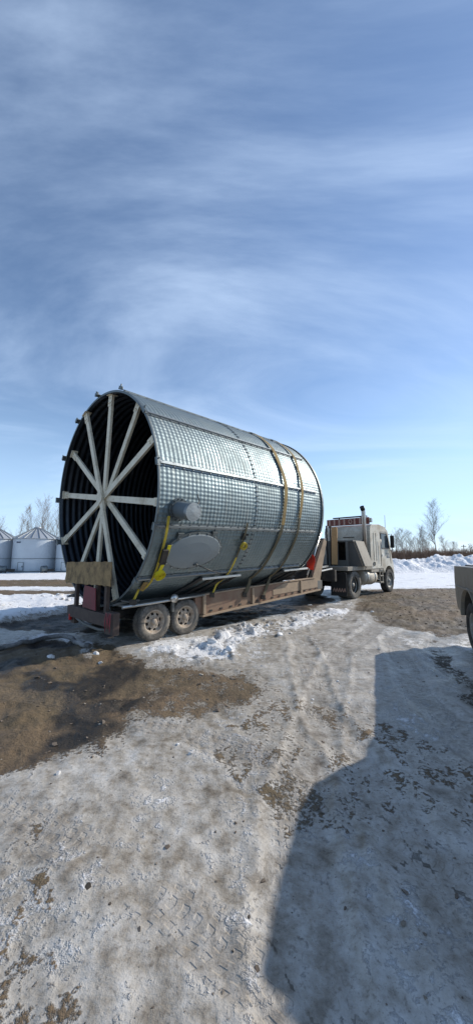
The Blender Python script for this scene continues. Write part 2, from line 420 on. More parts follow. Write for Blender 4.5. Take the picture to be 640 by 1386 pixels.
def ground_fields(x, y):
    r = np.hypot(x, y)
    wob = fbm(x, y, 1.1, 4, 0.55, 3.0) - 0.5
    wob2 = fbm(x, y, 0.35, 3, 0.55, 9.0) - 0.5
    X = x + wob * 0.9; Y = y + wob2 * 0.5 + wob * 0.7
    far = fbm(x, y, 6.0, 4, 0.5, 21.0) - 0.5
    snow = 0.41 + 0.0 * x                       # packed dirty ice everywhere
    mud = 0.0 * x; wet = 0.0 * x
    # hard packed white road on the right and beyond
    snow = snow + sm(y + far * 3 - 0.10 * np.maximum(x, 0), 15.2, 17.5) * 0.62
    # far left field: snow with two bare strips
    left = sm(-x + 0.15 * y, -1.0, 4.0)
    yy = y + 1.6 * far + 0.02 * x
    bare = np.maximum(sm(yy, 12.9, 13.6) * (1 - sm(yy, 15.6, 16.4)), sm(yy, 17.6, 18.6) * (1 - sm(yy, 22.5, 24.5)) * 0.85)
    mud = np.maximum(mud, left * bare)
    mud = np.maximum(mud, area(X, Y, MUD_SHADE, 0.35))
    mud = np.maximum(mud, area(X, Y, MUD_NEAR, 0.35) * 0.95)
    mud = np.maximum(mud, area(X, Y, MUD_MID, 0.4) * 0.66)
    mud = np.maximum(mud, area(X, Y, GRAVEL, 0.45) * 0.93)
    # long bare streaks across the ice
    st = fbm(x * 0.8 + y * 0.55, (y - x) * 0.35, 0.9, 4, 0.5, 40.0)
    mud = np.maximum(mud, sm(st, 0.56, 0.72) * 0.40 * (1 - sm(r, 11, 15)))
    wet = np.maximum(wet, area(X, Y, MUD_SHADE, 0.5))  # wet mud; the bin's cast shadow is also deepened in its colour here
    wet = np.maximum(wet, area(X, Y, MUD_NEAR, 0.3) * sm(fbm(x, y, 1.1, 3, 0.5, 61.0), 0.46, 0.56))
    wet = np.maximum(wet, area(X, Y, GRAVEL, 0.3) * (0.05 + 0.4 * sm(fbm(x, y, 1.0, 4, 0.6, 66.0), 0.48, 0.66)))
    d1 = polydist(X, Y, TRACK1)
    mud = np.maximum(mud, sm(0.21 - d1, -0.08, 0.1) * 0.55 * sm(y, 1.0, 2.5)); wet = np.maximum(wet, sm(0.21 - d1, -0.08, 0.1) * 0.5)
    s_left = area(X, Y, SNOW_LEFT, 0.25)
    s_ice = area(X, Y, ICE_WHITE, 0.28)
    dl = polydist(X, Y, LUMPS); s_l = sm(0.5 - dl, -0.4, 0.4)
    snow = np.maximum(snow, s_left * 1.0); mud = mud * (1 - s_left)
    snow = np.maximum(snow, s_ice * 0.80); mud = mud * (1 - 0.85 * s_ice)
    snow = np.maximum(snow, s_l * 0.72); mud = mud * (1 - 0.8 * s_l)
    dr = polydist(X, Y, RIDGE); s_r = sm(0.16 - dr, -0.06, 0.1)
    mud = mud * (1 - 0.55 * s_r * sm(x, -3.9, -3.2)); snow = np.maximum(snow, 0.55 * s_r * sm(x, -3.9, -3.2))
    edge = area(X, Y, [(3.3, 6.4), (4.6, 7.4), (6.5, 8.3), (6.0, 6.6), (4.0, 5.2)], 0.3)
    snow = np.maximum(snow, 0.74 * edge); mud = mud * (1 - 0.7 * edge)
    # height
    nearw = 1 - sm(r, 25, 60)
    H = (fbm(x, y, 1.6, 3, 0.5, 1.0) - 0.5) * 0.05 + (fbm(x, y, 0.42, 4, 0.6, 2.0) - 0.5) * 0.05
    icy = (1 - mud) * (1 - s_left)
    lum = fbm(x, y, 0.28, 3, 0.6, 5.0)
    H = H + mud * (fbm(x, y, 0.24, 3, 0.6, 6.0) - 0.5) * 0.085 - mud * 0.02
    H = H + s_left * (0.10 + 0.16 * fbm(x, y, 0.7, 4, 0.6, 8.0))
    H = H + s_ice * (0.01 + 0.065 * sm(lum, 0.45, 0.75)) + s_l * (0.01 + 0.06 * sm(lum, 0.45, 0.75))
    H = H + sm(0.2 - dr, -0.1, 0.2) * 0.025 - sm(0.18 - np.abs(dr - 0.34), 0, 0.15) * 0.015
    H = H - sm(0.24 - d1, -0.1, 0.12) * 0.025
    for tr in TRACKS:
        dt = polydist(x + wob * 0.25, y + wob * 0.25, tr)
        c = sm(0.2 - dt, -0.06, 0.06)
        H = H - c * 0.014 + sm(0.07 - np.abs(dt - 0.26), 0, 0.07) * 0.008
        snow = snow - c * 0.13
    H = H * nearw
    # keep the standing places of the wheels level
    for (u, v) in ((0.64, 1.15), (1.38, 1.15), (0.64, -1.15), (1.38, -1.15), (9.36, 1.0), (12.8, 1.0), (9.36, -0.7), (12.8, -0.7)):
        px, py = W2(u, v); k = 1 - sm(np.hypot(x - px, y - py), 0.3, 0.8); H = H * (1 - k) + k * 0.004
    return H, np.clip(snow, 0, 1), np.clip(mud, 0, 1), np.clip(wet, 0, 1)

def tread_fields(x, y):
    best = np.full(x.shape, 1e9); S = np.zeros(x.shape)
    w1 = fbm(x, y, 1.1, 4, 0.55, 3.0) - 0.5
    x2, y2 = x + w1 * 0.25, y + w1 * 0.25
    for tr in TRACKS + [[(-4.6, 4.9), (-2.0, 4.1), (0.3, 2.9), (2.6, 0.6)], [(-4.9, 3.6), (-2.4, 2.9), (-0.2, 1.8), (1.6, 0.2)]]:
        L0 = 0.0
        for (ax, ay), (bx, by) in zip(tr[:-1], tr[1:]):
            dx, dy = bx - ax, by - ay; LL = math.hypot(dx, dy)
            t = np.clip(((x2 - ax) * dx + (y2 - ay) * dy) / LL ** 2, 0, 1)
            d = np.hypot(x2 - ax - t * dx, y2 - ay - t * dy); m_ = d < best
            best = np.where(m_, d, best); S = np.where(m_, L0 + t * LL, S); L0 += LL
    return best, S
def make_ground():
    a_d = np.linspace(-40, 40, 480); a_c = np.linspace(40, 320, 90)[1:-1]
    ang = np.radians(np.concatenate([a_d, a_c])); na = len(ang)
    rad = np.concatenate([np.geomspace(0.5, 42, 430), np.geomspace(42, 6000, 45)[1:]]); nr = len(rad)
    A, Rr = np.meshgrid(ang, rad)
    x = (np.sin(A) * Rr).ravel(); y = (np.cos(A) * Rr).ravel()
    H, s, mu, we = ground_fields(x, y)
    co = np.stack([x, y, H], 1)
    co = np.vstack([co, [[0, 0, 0]]])
    i = np.arange(nr - 1)[:, None] * na; k = np.arange(na)[None, :]; k2 = (k + 1) % na
    q = np.stack([i + k, i + k2, i + na + k2, i + na + k], -1).reshape(-1, 4)
    tri = np.stack([np.arange(na), np.full(na, nr * na), (np.arange(na) + 1) % na], 1)
    me = bpy.data.meshes.new('ground')
    me.from_pydata(co.tolist(), [], [tuple(f[::-1]) for f in q.tolist()] + [tuple(t) for t in tri.tolist()])
    for nm, arr in (('snow', s), ('mud', mu), ('wet', we)):
        at = me.attributes.new(nm, 'FLOAT', 'POINT'); at.data.foreach_set('value', np.append(arr, arr[0]).astype(np.float32))
    td, ts = tread_fields(x, y)
    for nm, arr in (('track_d', np.minimum(td, 9.0)), ('track_s', ts)):
        at = me.attributes.new(nm, 'FLOAT', 'POINT'); at.data.foreach_set('value', np.append(arr, arr[0]).astype(np.float32))
    me.polygons.foreach_set('use_smooth', [True] * len(me.polygons))
    bm = bmesh.new(); bm.from_mesh(me); bmesh.ops.recalc_face_normals(bm, faces=bm.faces); bm.to_mesh(me); bm.free()
    if me.polygons[0].normal.z < 0: me.flip_normals()
    return me

def ground_mat():
    m, nt, n, l, b = new_mat('ground')
    att = lambda nm: (lambda q: (setattr(q, 'attribute_name', nm), q.outputs['Fac'])[1])(n.new('ShaderNodeAttribute'))
    s, mu, we = att('snow'), att('mud'), att('wet')
    tc = n.new('ShaderNodeTexCoord'); P = tc.outputs['Object']
    n1 = noise(n, l, 2.2, 7, 0.62, vec=P); n2 = noise(n, l, 9.0, 6, 0.65, vec=P); n3 = noise(n, l, 40, 4, 0.65, vec=P); n4 = noise(n, l, 130, 2, 0.6, vec=P)
    n0 = noise(n, l, 0.55, 4, 0.55, vec=P)
    sub = lambda a, k: mth(n, l, 'MULTIPLY', mth(n, l, 'SUBTRACT', a, 0.5), k)
    add = lambda *a: a[0] if len(a) == 1 else mth(n, l, 'ADD', a[0], add(*a[1:]))
    # dirt level over the ice, broken up at every scale
    mf = sstep(n, l, add(mu, sub(n1, 1.1), sub(n2, 1.3), sub(n3, 0.9)), 0.44, 0.60)
    ns = noise(n, l, 1.1, 6, 0.6, vec=P, stretch=(1.0, 0.42, 1.0))
    sf = sstep(n, l, add(s, sub(n0, 0.7), sub(ns, 1.5), sub(n2, 1.5), sub(n3, 0.8)), 0.50, 0.76)
    ice = ramp(n, l, add(mth(n, l, 'MULTIPLY', n2, 0.6), mth(n, l, 'MULTIPLY', n1, 0.4)),
               [(0.32, (0.12, 0.095, 0.068)), (0.42, (0.27, 0.238, 0.195)), (0.52, (0.43, 0.40, 0.355)), (0.66, (0.60, 0.585, 0.555))])
    ice = mixc(n, l, sstep(n, l, n3, 0.54, 0.72, 0, 0.6), ice, (0.10, 0.08, 0.06))
    ice = mixc(n, l, sstep(n, l, n4, 0.60, 0.74, 0, 0.5), ice, (0.09, 0.072, 0.055))
    snowc = mixc(n, l, sstep(n, l, add(mth(n, l, 'MULTIPLY', n2, 0.6), mth(n, l, 'MULTIPLY', n4, 0.4)), 0.50, 0.72, 0, 0.6), (0.80, 0.80, 0.805), (0.50, 0.465, 0.42))
    c = mixc(n, l, sf, ice, snowc)
    mudc = ramp(n, l, add(mth(n, l, 'MULTIPLY', n2, 0.5), mth(n, l, 'MULTIPLY', n3, 0.5)),
                [(0.30, (0.07, 0.052, 0.036)), (0.5, (0.145, 0.100, 0.060)), (0.66, (0.225, 0.162, 0.102)), (0.8, (0.33, 0.265, 0.19))])
    mudc = mixc(n, l, sstep(n, l, n0, 0.35, 0.65, 0, 0.5), mudc, (0.095, 0.083, 0.05))
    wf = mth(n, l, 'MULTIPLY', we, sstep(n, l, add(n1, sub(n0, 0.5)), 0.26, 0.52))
    mudc = mixc(n, l, wf, mudc, (0.030, 0.026, 0.022))  # near-black, so wet mud also carries shade under and behind the trailer
    c = mixc(n, l, mf, c, mudc)
    td, ts = att('track_d'), att('track_s')
    tm = mth(n, l, 'MULTIPLY', sstep(n, l, td, 0.13, 0.17, 1.0, 0.0), sstep(n, l, add(n1, sub(n0, 0.8)), 0.38, 0.56))
    wave = mth(n, l, 'SINE', add(mth(n, l, 'MULTIPLY', ts, 2 * math.pi / 0.075), mth(n, l, 'MULTIPLY', td, 26.0)))
    groove = sstep(n, l, mth(n, l, 'SINE', mth(n, l, 'MULTIPLY', td, 2 * math.pi / 0.062)), -0.2, 0.5)
    tread = mth(n, l, 'MULTIPLY', mth(n, l, 'MULTIPLY', sstep(n, l, wave, -0.3, 0.4), groove), tm)
    c = mixc(n, l, mth(n, l, 'MULTIPLY', tm, 0.28), c, (0.17, 0.135, 0.10))
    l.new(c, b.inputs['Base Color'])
    rgh = add(mth(n, l, 'MULTIPLY', mf, 0.30), mth(n, l, 'MULTIPLY', sf, 0.12), sstep(n, l, n1, 0.35, 0.6, 0.30, 0.52))
    rgh = mth(n, l, 'SUBTRACT', rgh, mth(n, l, 'MULTIPLY', wf, 0.22))
    l.new(rgh, b.inputs['Roughness'])
    b.inputs['Specular IOR Level'].default_value = 0.28
    h = add(mth(n, l, 'MULTIPLY', n2, 0.5), mth(n, l, 'MULTIPLY', n3, 0.28), mth(n, l, 'MULTIPLY', n4, 0.10))
    soft = add(mth(n, l, 'MULTIPLY', mth(n, l, 'MAXIMUM', mf, sf), 0.65), 0.35)
    h = mth(n, l, 'SUBTRACT', mth(n, l, 'MULTIPLY', h, soft), mth(n, l, 'MULTIPLY', tread, 0.085))
    bump(n, l, b, h, 0.85, 0.06)
    return m
ground_mat()
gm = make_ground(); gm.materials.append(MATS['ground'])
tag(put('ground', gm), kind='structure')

def hgt(x, y):
    H, *_ = ground_fields(np.array([float(x)]), np.array([float(y)])); return float(H[0])

# loose lumps: ice and snow clods, stones (nobody could count them)
def lump_mesh(items, mat, name, sub=1, seed=3, squash=0.7):
    rnd = random.Random(seed)
    protos = []
    for k in range(10):
        bm = bmesh.new()
        for q in range(13 if sub == 1 else 26):
            d = Vector((rnd.gauss(0, 1), rnd.gauss(0, 1), rnd.gauss(0, 1))).normalized() * rnd.uniform(0.7, 1.1); bm.verts.new(d)
        r_ = bmesh.ops.convex_hull(bm, input=bm.verts)
        bmesh.ops.delete(bm, geom=[g for g in r_['geom_interior'] if isinstance(g, bmesh.types.BMVert)], context='VERTS')
        bmesh.ops.triangulate(bm, faces=bm.faces); bm.verts.index_update()
        protos.append((np.array([v.co[:] for v in bm.verts]), [[v.index for v in f.verts] for f in bm.faces])); bm.free()
    V = []; F = []; k0 = 0
    for (x, y, z, r) in items:
        vs, fs = protos[rnd.randrange(10)]
        a = rnd.uniform(0, 6.28); ca, sa = math.cos(a), math.sin(a)
        sc = np.array([rnd.uniform(0.8, 1.4), rnd.uniform(0.7, 1.1), squash * rnd.uniform(0.7, 1.1)]) * r
        q = vs * sc; q = np.stack([q[:, 0] * ca - q[:, 1] * sa + x, q[:, 0] * sa + q[:, 1] * ca + y, q[:, 2] + z + r * squash * 0.12], 1)
        V.append(q); F += [[i + k0 for i in f] for f in fs]; k0 += len(vs)
    me = bpy.data.meshes.new(name); me.from_pydata(np.vstack(V).tolist(), [], F); me.materials.append(MATS[mat])
    me.polygons.foreach_set('use_smooth', [False] * len(me.polygons))
    return put(name, me)
rs = np.random.RandomState(5)
def scatter(n, fn, want):
    pts = np.array([fn() for _ in range(n)]); H, s, mu, we = ground_fields(pts[:, 0], pts[:, 1])
    return [(px, py, h) for (px, py), h, a, c in zip(pts, H, s, mu) if want(a, c)]
def along(poly, w):
    k = rs.randint(len(poly) - 1); t = rs.rand(); a, b2 = poly[k], poly[k + 1]
    return (a[0] + (b2[0] - a[0]) * t + rs.randn() * w, a[1] + (b2[1] - a[1]) * t + rs.randn() * w)
def polar(a0, a1, r0, r1):
    a = math.radians(rs.uniform(a0, a1)); r = math.exp(rs.uniform(math.log(r0), math.log(r1))); return (r * math.sin(a), r * math.cos(a))
it = [(x, y, h, 0.016 + 0.07 * rs.rand() ** 4) for x, y, h in scatter(90, lambda: along(LUMPS, 0.42), lambda a, c: True)]
it += [(x, y, h, 0.012 + 0.05 * rs.rand() ** 3) for x, y, h in scatter(110, lambda: (rs.uniform(-1.9, 0.8), rs.uniform(5.2, 8.2)), lambda a, c: a > 0.5)]
it += [(x, y, h, 0.02 + 0.07 * rs.rand() ** 3) for x, y, h in scatter(200, lambda: (rs.uniform(-10, -3.5), rs.uniform(7, 13.6)), lambda a, c: a > 0.7)]
it += [(x, y, h, 0.006 + 0.022 * rs.rand() ** 4) for x, y, h in scatter(160, lambda: polar(-36, 36, 3.0, 11), lambda a, c: c < 0.4)]
it += [(-0.13, 5.98, hgt(-0.13, 5.98), 0.09), (-0.42, 6.4, hgt(-0.42, 6.4), 0.10), (-2.3, 5.95, hgt(-2.3, 5.95), 0.07), (-2.1, 5.6, hgt(-2.1, 5.6), 0.04), (-2.95, 5.75, hgt(-2.95, 5.75), 0.055), (0.1, 6.9, 0.01, 0.07), (0.7, 8.8, 0.01, 0.06)]
tag(lump_mesh(it, 'snow_lump', 'snow_clods', 2, 4), 'loose white and grey clods of snow and ice strewn over the yard', 'snow', kind='stuff')
it = [(x, y, h, 0.004 + 0.017 * rs.rand() ** 4) for x, y, h in scatter(3600, lambda: polar(-40, 40, 1.2, 13), lambda a, c: c > 0.45 or rs.rand() < 0.12)]
it += [(x, y, h, 0.014 + 0.03 * rs.rand() ** 2) for x, y, h in scatter(120, lambda: polar(-40, 5, 3.5, 9), lambda a, c: c > 0.5)]
it += [(x, y, h, 0.01 + 0.03 * rs.rand() ** 2) for x, y, h in scatter(1500, lambda: (rs.uniform(3.2, 12), rs.uniform(7.0, 17.5)), lambda a, c: c > 0.55)]
tag(lump_mesh(it, 'stone', 'pebbles', 1, 9, 0.6), 'small brown stones and mud clods lying on the bare ground', 'stones', kind='stuff')

hp = [(-6.2, 5.75), (-4.95, 6.0), (-4.08, 6.22), (-3.78, 6.57), (-3.47, 6.88), (-3.2, 6.86), (-3.0, 6.66), (-2.72, 6.35), (-2.5, 6.2)]
hp2 = []
for i in range(len(hp) - 1):
    a, b2 = Vector(hp[max(i - 1, 0)]), Vector(hp[i]); c_, d_ = Vector(hp[i + 1]), Vector(hp[min(i + 2, len(hp) - 1)])
    for q in range(8):
        t = q / 8; hp2.append(0.5 * ((2 * b2) + (c_ - a) * t + (2 * a - 5 * b2 + 4 * c_ - d_) * t * t + (3 * b2 - a - 3 * c_ + d_) * t * t * t))
dirty('hose_frosted', (0.07, 0.068, 0.065), (0.42, 0.41, 0.40), 0.6, 2.0, 0.6)
tag(MB().tube([(q.x, q.y, hgt(q.x, q.y) + 0.034) for q in hp2], 0.042, 10).build('hose', 'hose_frosted'), 'frosted grey hose curving over the mud behind the trailer', 'hose')

# ploughed snow bank beyond the road on the right
def make_bank():
    nx, ny = 560, 90
    xs = np.linspace(1.0, 75, nx); ts = np.linspace(0, 1, ny)
    Xg, Tg = np.meshgrid(xs, ts)
    y0 = 31.5 + 0.05 * Xg + (fbm(Xg, Xg * 0 + 3, 5, 3) - 0.5) * 2.0
    Yg = y0 + Tg * 9.0
    prof = sm(Tg, 0.0, 0.34) * (1 - sm(Tg, 0.55, 1.0))
    top = 1.12 + 0.5 * (fbm(Xg, Yg * 0.4, 6.0, 4, 0.55, 30) - 0.5) * 2 + 0.38 * sm(Xg, 19, 23) * (1 - sm(Xg, 30, 40))
    top = top * sm(Xg, 1.0, 6.0)
    lum = (fbm(Xg, Yg, 1.5, 5, 0.6, 50) - 0.5) * 0.9 + (np.abs(fbm(Xg, Yg, 0.8, 3, 0.6, 57) - 0.5) * 1.6 - 0.2) * 0.6
    Z = prof * (top + lum) - 0.02
    me = bpy.data.meshes.new('snow_bank')
    co = np.stack([Xg.ravel(), Yg.ravel(), Z.ravel()], 1)
    i = np.arange(ny - 1)[:, None] * nx; k = np.arange(nx - 1)[None, :]
    q = np.stack([i + k, i + k + 1, i + nx + k + 1, i + nx + k], -1).reshape(-1, 4)
    me.from_pydata(co.tolist(), [], q.tolist()); me.materials.append(MATS['bank'])
    me.polygons.foreach_set('use_smooth', [True] * len(me.polygons))
    return put('snow_bank', me)
m, nt, n, l, b = new_mat('bank')
f1 = noise(n, l, 0.8, 7, 0.65); f2 = noise(n, l, 5, 5, 0.6)
c = mixc(n, l, sstep(n, l, f1, 0.5, 0.78, 0, 0.5), (0.80, 0.81, 0.83), (0.50, 0.46, 0.42))
l.new(c, b.inputs['Base Color']); b.inputs['Roughness'].default_value = 0.7
bump(n, l, b, f2, 0.8, 0.3)
tag(make_bank(), kind='structure')

# ------------------------------------------------------------------ grain bin lying on its side
BR, BL, TILT = 2.22, 5.268, 0.0288
SEC = 360.0 / 13; ST0 = 81.0 - 3 * SEC          # stiffener angles, clockwise from the top seen from the open end
RING = [0.0, 2.50, BL]
bin_up = Vector((-0.0199, -0.0208, 0.9996)); bin_ax = Vector((0.6913, 0.7220, 0.0288)); bin_left = bin_up.cross(bin_ax)
BC = Vector((-2.8829, 7.1810, 2.8052))
bin_root = empty('grain_bin')
bin_root.matrix_world = Matrix.Translation(BC - bin_up * BR) @ Matrix((bin_ax, bin_left, bin_up)).transposed().to_4x4()
tag(bin_root, 'huge corrugated galvanized steel grain bin lying on its side on the trailer', 'grain bin')
def BP(x, ang, r=BR):
    a = R_(ang); return Vector((x, -r * math.sin(a), BR + r * math.cos(a)))
def BW(x, ang, r=BR): return bin_root.matrix_world @ BP(x, ang, r)

PITCHC, CELL = 0.092, 0.0767
def sheet_mesh(x0, x1):
    nx = int((x1 - x0) / PITCHC * 8); na = 126
    xs = np.linspace(x0, x1, nx + 1); an = np.radians(np.linspace(-SEC / 2, SEC / 2, na + 1))
    A, X = np.meshgrid(an, xs)
    ca = np.cos(2 * np.pi * A * BR / CELL)
    r = BR + 0.0026 * np.cos(2 * np.pi * X / PITCHC) + 0.0022 * ca
    co = np.stack([X, -r * np.sin(A), r * np.cos(A)], -1).reshape(-1, 3)
    i = np.arange(nx)[:, None] * (na + 1); k = np.arange(na)[None, :]
    q = np.stack([i + k, i + k + 1, i + na + 2 + k, i + na + 1 + k], -1).reshape(-1, 4)
    me = bpy.data.meshes.new('wall_sheet'); me.from_pydata(co.tolist(), [], q.tolist()); me.materials.append(MATS['galvanized'])
    me.polygons.foreach_set('use_smooth', [True] * len(me.polygons)); return me
for x0, x1 in zip(RING[:-1], RING[1:]):
    sm_ = sheet_mesh(x0, x1)
    for k in range(13):
        put('wall_sheet', sm_, bin_root, loc=(0, 0, BR), rot=(R_(ST0 + SEC * (k + 0.5)), 0, 0))
def inner_mesh(x0, x1):  # added lining: carries the inside ribs and the painted-in darkness of the interior
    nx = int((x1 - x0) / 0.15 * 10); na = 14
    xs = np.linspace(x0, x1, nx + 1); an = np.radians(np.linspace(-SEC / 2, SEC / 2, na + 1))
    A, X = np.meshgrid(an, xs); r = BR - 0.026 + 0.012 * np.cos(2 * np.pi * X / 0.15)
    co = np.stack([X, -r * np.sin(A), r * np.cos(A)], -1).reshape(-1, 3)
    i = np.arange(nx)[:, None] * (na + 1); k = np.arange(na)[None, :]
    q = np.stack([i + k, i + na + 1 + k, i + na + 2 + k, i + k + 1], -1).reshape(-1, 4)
    me = bpy.data.meshes.new('inner_shade_sheet'); me.from_pydata(co.tolist(), [], q.tolist()); me.materials.append(MATS['bin_inside_shade'])
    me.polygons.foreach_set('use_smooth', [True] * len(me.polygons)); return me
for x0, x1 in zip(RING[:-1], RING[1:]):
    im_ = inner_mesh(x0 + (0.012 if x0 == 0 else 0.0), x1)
    for k in range(13): put('inner_shade_sheet', im_, bin_root, loc=(0, 0, BR), rot=(R_(ST0 + SEC * (k + 0.5)), 0, 0))
# hat-section stiffeners, bolted over every sheet joint
hat = [(-0.048, 0.010), (-0.024, 0.011), (-0.018, 0.042), (0.018, 0.042), (0.024, 0.011), (0.048, 0.010)]
mb = MB()
vs = []
for x in (0.02, 4.98):
    for (t, h) in hat: vs.append((x, -t, BR + h))
    for (t, h) in hat: vs.append((x, -t, BR + h - 0.006))
nh = len(hat); fs = []
for i in range(nh - 1):
    fs.append((i, i + 1, i + 1 + 2 * nh, i + 2 * nh)); fs.append((i + nh, i + nh + 2 * nh, i + 1 + nh + 2 * nh, i + 1 + nh))
fs += [(0, nh, 3 * nh, 2 * nh), (nh - 1, 3 * nh - 1, 4 * nh - 1, 2 * nh - 1)]
mb.add(vs, fs)
for q in range(24):
    for t in (-0.037, 0.037):
        mb.lathe([(0.0, BR + 0.026), (0.012, BR + 0.026), (0.012, BR + 0.010)], 'z', 6, (0.1 + q * 0.21, t, 0), False)
st_me = mb.mesh('stiffener', 'stiffener_steel')
br = MB(); br.box((-0.03, 0, BR + 0.03), (0.09, 0.13, 0.012)); br.box((-0.065, 0, BR + 0.05), (0.012, 0.13, 0.07)); br.tube([(-0.045, 0.035, BR + 0.02), (-0.045, 0.035, BR + 0.13)], 0.014, 6); br.tube([(-0.045, -0.04, BR + 0.02), (-0.045, -0.04, BR + 0.08)], 0.014, 6)
br_me = br.mesh('bracket', 'galvanized_dark')
for k in range(13):
    a = R_(ST0 + SEC * k)
    put('stiffener', st_me, bin_root, loc=(0, 0, BR), rot=(a, 0, 0))
    put('bracket', br_me, bin_root, loc=(0, 0, BR), rot=(a, 0, 0))
# bolted ring seam and the two rims
mb = MB()
for q in range(132):
    a = 2 * math.pi * q / 132
    for dx in (-0.02, 0.025):
        mb.add([(2.5 + dx + 0.013 * math.cos(t), -(BR + hh) * math.sin(a) - 0.013 * math.sin(t) * math.cos(a), (BR + hh) * math.cos(a) - 0.013 * math.sin(t) * math.sin(a)) for hh in (0.008, 0.026) for t in (0, 1.05, 2.09, 3.14, 4.19, 5.24)],
               [tuple(range(6, 12))] + [(i, (i + 1) % 6, (i + 1) % 6 + 6, i + 6) for i in range(6)])
o = mb.build('seam_bolts', 'galvanized_dark', bin_root, loc=(0, 0, BR)); o['kind'] = 'stuff'
MB().lathe([(BR - 0.022, 2.49), (BR + 0.008, 2.49), (BR + 0.008, 2.505), (BR - 0.022, 2.505), (BR - 0.022, 2.49)], 'x', 128).build('seam_band', 'galvanized_trim', bin_root, loc=(0, 0, BR))
MB().lathe([(BR - 0.03, -0.008), (BR + 0.012, -0.008), (BR + 0.012, 0.02), (BR + 0.008, 0.02), (BR + 0.008, -0.003), (BR - 0.03, -0.003), (BR - 0.03, -0.008)], 'x', 128, smooth=False).build('open_rim', 'galvanized_dark', bin_root, loc=(0, 0, BR))
MB().lathe([(BR - 0.05, BL + 0.02), (BR + 0.03, BL + 0.02), (BR + 0.03, BL - 0.05), (BR + 0.014, BL - 0.05), (BR + 0.014, BL + 0.01), (BR - 0.05, BL + 0.01), (BR - 0.05, BL + 0.02)], 'x', 128, smooth=False).build('closed_rim', 'galvanized_dark', bin_root, loc=(0, 0, BR))
MB().lathe([(0.0, BL - 0.05), (BR - 0.01, BL - 0.03), (BR - 0.01, BL + 0.006), (0.0, BL + 0.004)], 'x', 96).build('end_panel', 'bin_inside_shade', bin_root, loc=(0, 0, BR))
# twelve welded spokes that keep the open end round
for k in range(12):
    ang = 8 + 30 * k
    x = (0.12, 0.17, 0.10, 0.14, 0.16, 0.05)[k % 6]; xo = x - 0.02
    twist = (0.0, 1.2, -1.0, 0.5, -0.8, 0.6)[(k * 5) % 6]
    p = BP(x, ang + 180, 0.03 + 0.02 * (k % 3)); q = BP(xo, ang + twist, BR - 0.02)
    mb = MB(); mb.bar(p, q, 0.125, 0.055, up=(1, 0, 0))
    mb.box(BP(xo, ang + twist, BR - 0.035), (0.16, 0.2, 0.012), Matrix.Rotation(R_(ang + twist), 3, 'X'))
    sp_ = mb.build('spoke', 'strut_paint', bin_root, 0.006)
    ft_ = MB()
    for rr_ in (BR - 0.10, BR - 0.20):
        for da in (-0.7, 0.7): ft_.box(BP(xo - 0.035, ang + twist + da, rr_), (0.03, 0.028, 0.028))
    ft_.bar(BP(xo - 0.03, ang + twist, BR - 0.05), BP(xo - 0.03, ang + twist, BR - 0.27), 0.15, 0.01, up=(1, 0, 0))
    ft_.build('foot_plate', 'strut_paint', sp_)
MB().lathe([(0.0, 0.0), (0.16, 0.0), (0.16, 0.012), (0.0, 0.012)], 'x', 20, (0.185, 0, BR), False).build('hub_plate', 'strut_paint', bin_root)
MB().lathe([(0.0, 0.0), (0.13, 0.0), (0.13, 0.012), (0.0, 0.012)], 'x', 8, (0.0, 0, BR), False).build('hub_plate', 'strut_paint', bin_root)
# short round outlet with a bolted flange and cap
mxo = Matrix.Rotation(R_(100.0), 4, 'X')
def side_part(mb, name, mat, x, ang, parent=bin_root, bevel=0.0, spin=0.0):
    o = mb.build(name, mat, parent, bevel); o.matrix_local = Matrix.Translation((x, 0, BR)) @ Matrix.Rotation(R_(ang), 4, 'X') @ Matrix.Translation((0, 0, BR)) @ Matrix.Rotation(R_(spin), 4, 'Z')
    return o
out = side_part(MB().lathe([(0.145, -0.05), (0.145, 0.40), (0.148, 0.41)], 'z', 28), 'outlet_pipe', 'outlet_paint', 0.42, 101)
fl = MB().lathe([(0.14, 0.0), (0.205, 0.0), (0.205, 0.028), (0.14, 0.028)], 'z', 28, smooth=False)
for k in range(14):
    a = 2 * math.pi * k / 14; fl.lathe([(0.0, 0.055), (0.014, 0.055), (0.014, 0.02)], 'z', 6, (0.182 * math.cos(a), 0.182 * math.sin(a), 0), False)
o = fl.build('flange', 'galvanized_dark', out)
cp = MB().lathe([(0.158, 0.36), (0.158, 0.425), (0.0, 0.432)], 'z', 28, smooth=False); cp.box((0.10, 0.10, 0.40), (0.05, 0.03, 0.06))
cp.build('end_cap', 'galvanized_trim', out)
# oval access door
def oval(a, b2, h0, h1, seg=48, inner=None):
    mb = MB()
    pt = lambda k, f, h: (a * f * math.cos(2 * math.pi * k / seg), b2 * f * math.sin(2 * math.pi * k / seg), h - (b2 * f * math.sin(2 * math.pi * k / seg)) ** 2 / (2 * BR))
    prof = [(1.0, h0), (1.0, h1), (0.96, h1 + 0.008), (0.6, h1 + 0.02), (0.0, h1 + 0.028)] if inner is None else [(1.0, h0), (1.0, h1), (inner, h1), (inner, h0)]
    vs = [pt(k, f, h) for k in range(seg) for f, h in prof]; n = len(prof); fs = []
    for k in range(seg):
        for i in range(n - 1): fs.append((k * n + i, k * n + i + 1, ((k + 1) % seg) * n + i + 1, ((k + 1) % seg) * n + i))
    return mb.add(vs, fs, False)
door = side_part(oval(0.63, 0.36, 0.04, 0.06), 'access_door', 'hatch_paint', 0.96, 121, spin=3)
oval(0.68, 0.405, -0.02, 0.045, inner=0.90).build('door_rim', 'galvanized_dark', door)
db = MB()
for k in range(18):
    a = 2 * math.pi * (k + 0.5) / 18; bx_, by_ = 0.645 * math.cos(a), 0.384 * math.sin(a)
    db.lathe([(0.0, 0.068), (0.016, 0.068), (0.016, 0.03)], 'z', 6, (bx_, by_, -by_ ** 2 / (2 * BR)), False)
db.build('rim_bolts', 'galvanized_trim', door)['kind'] = 'stuff'
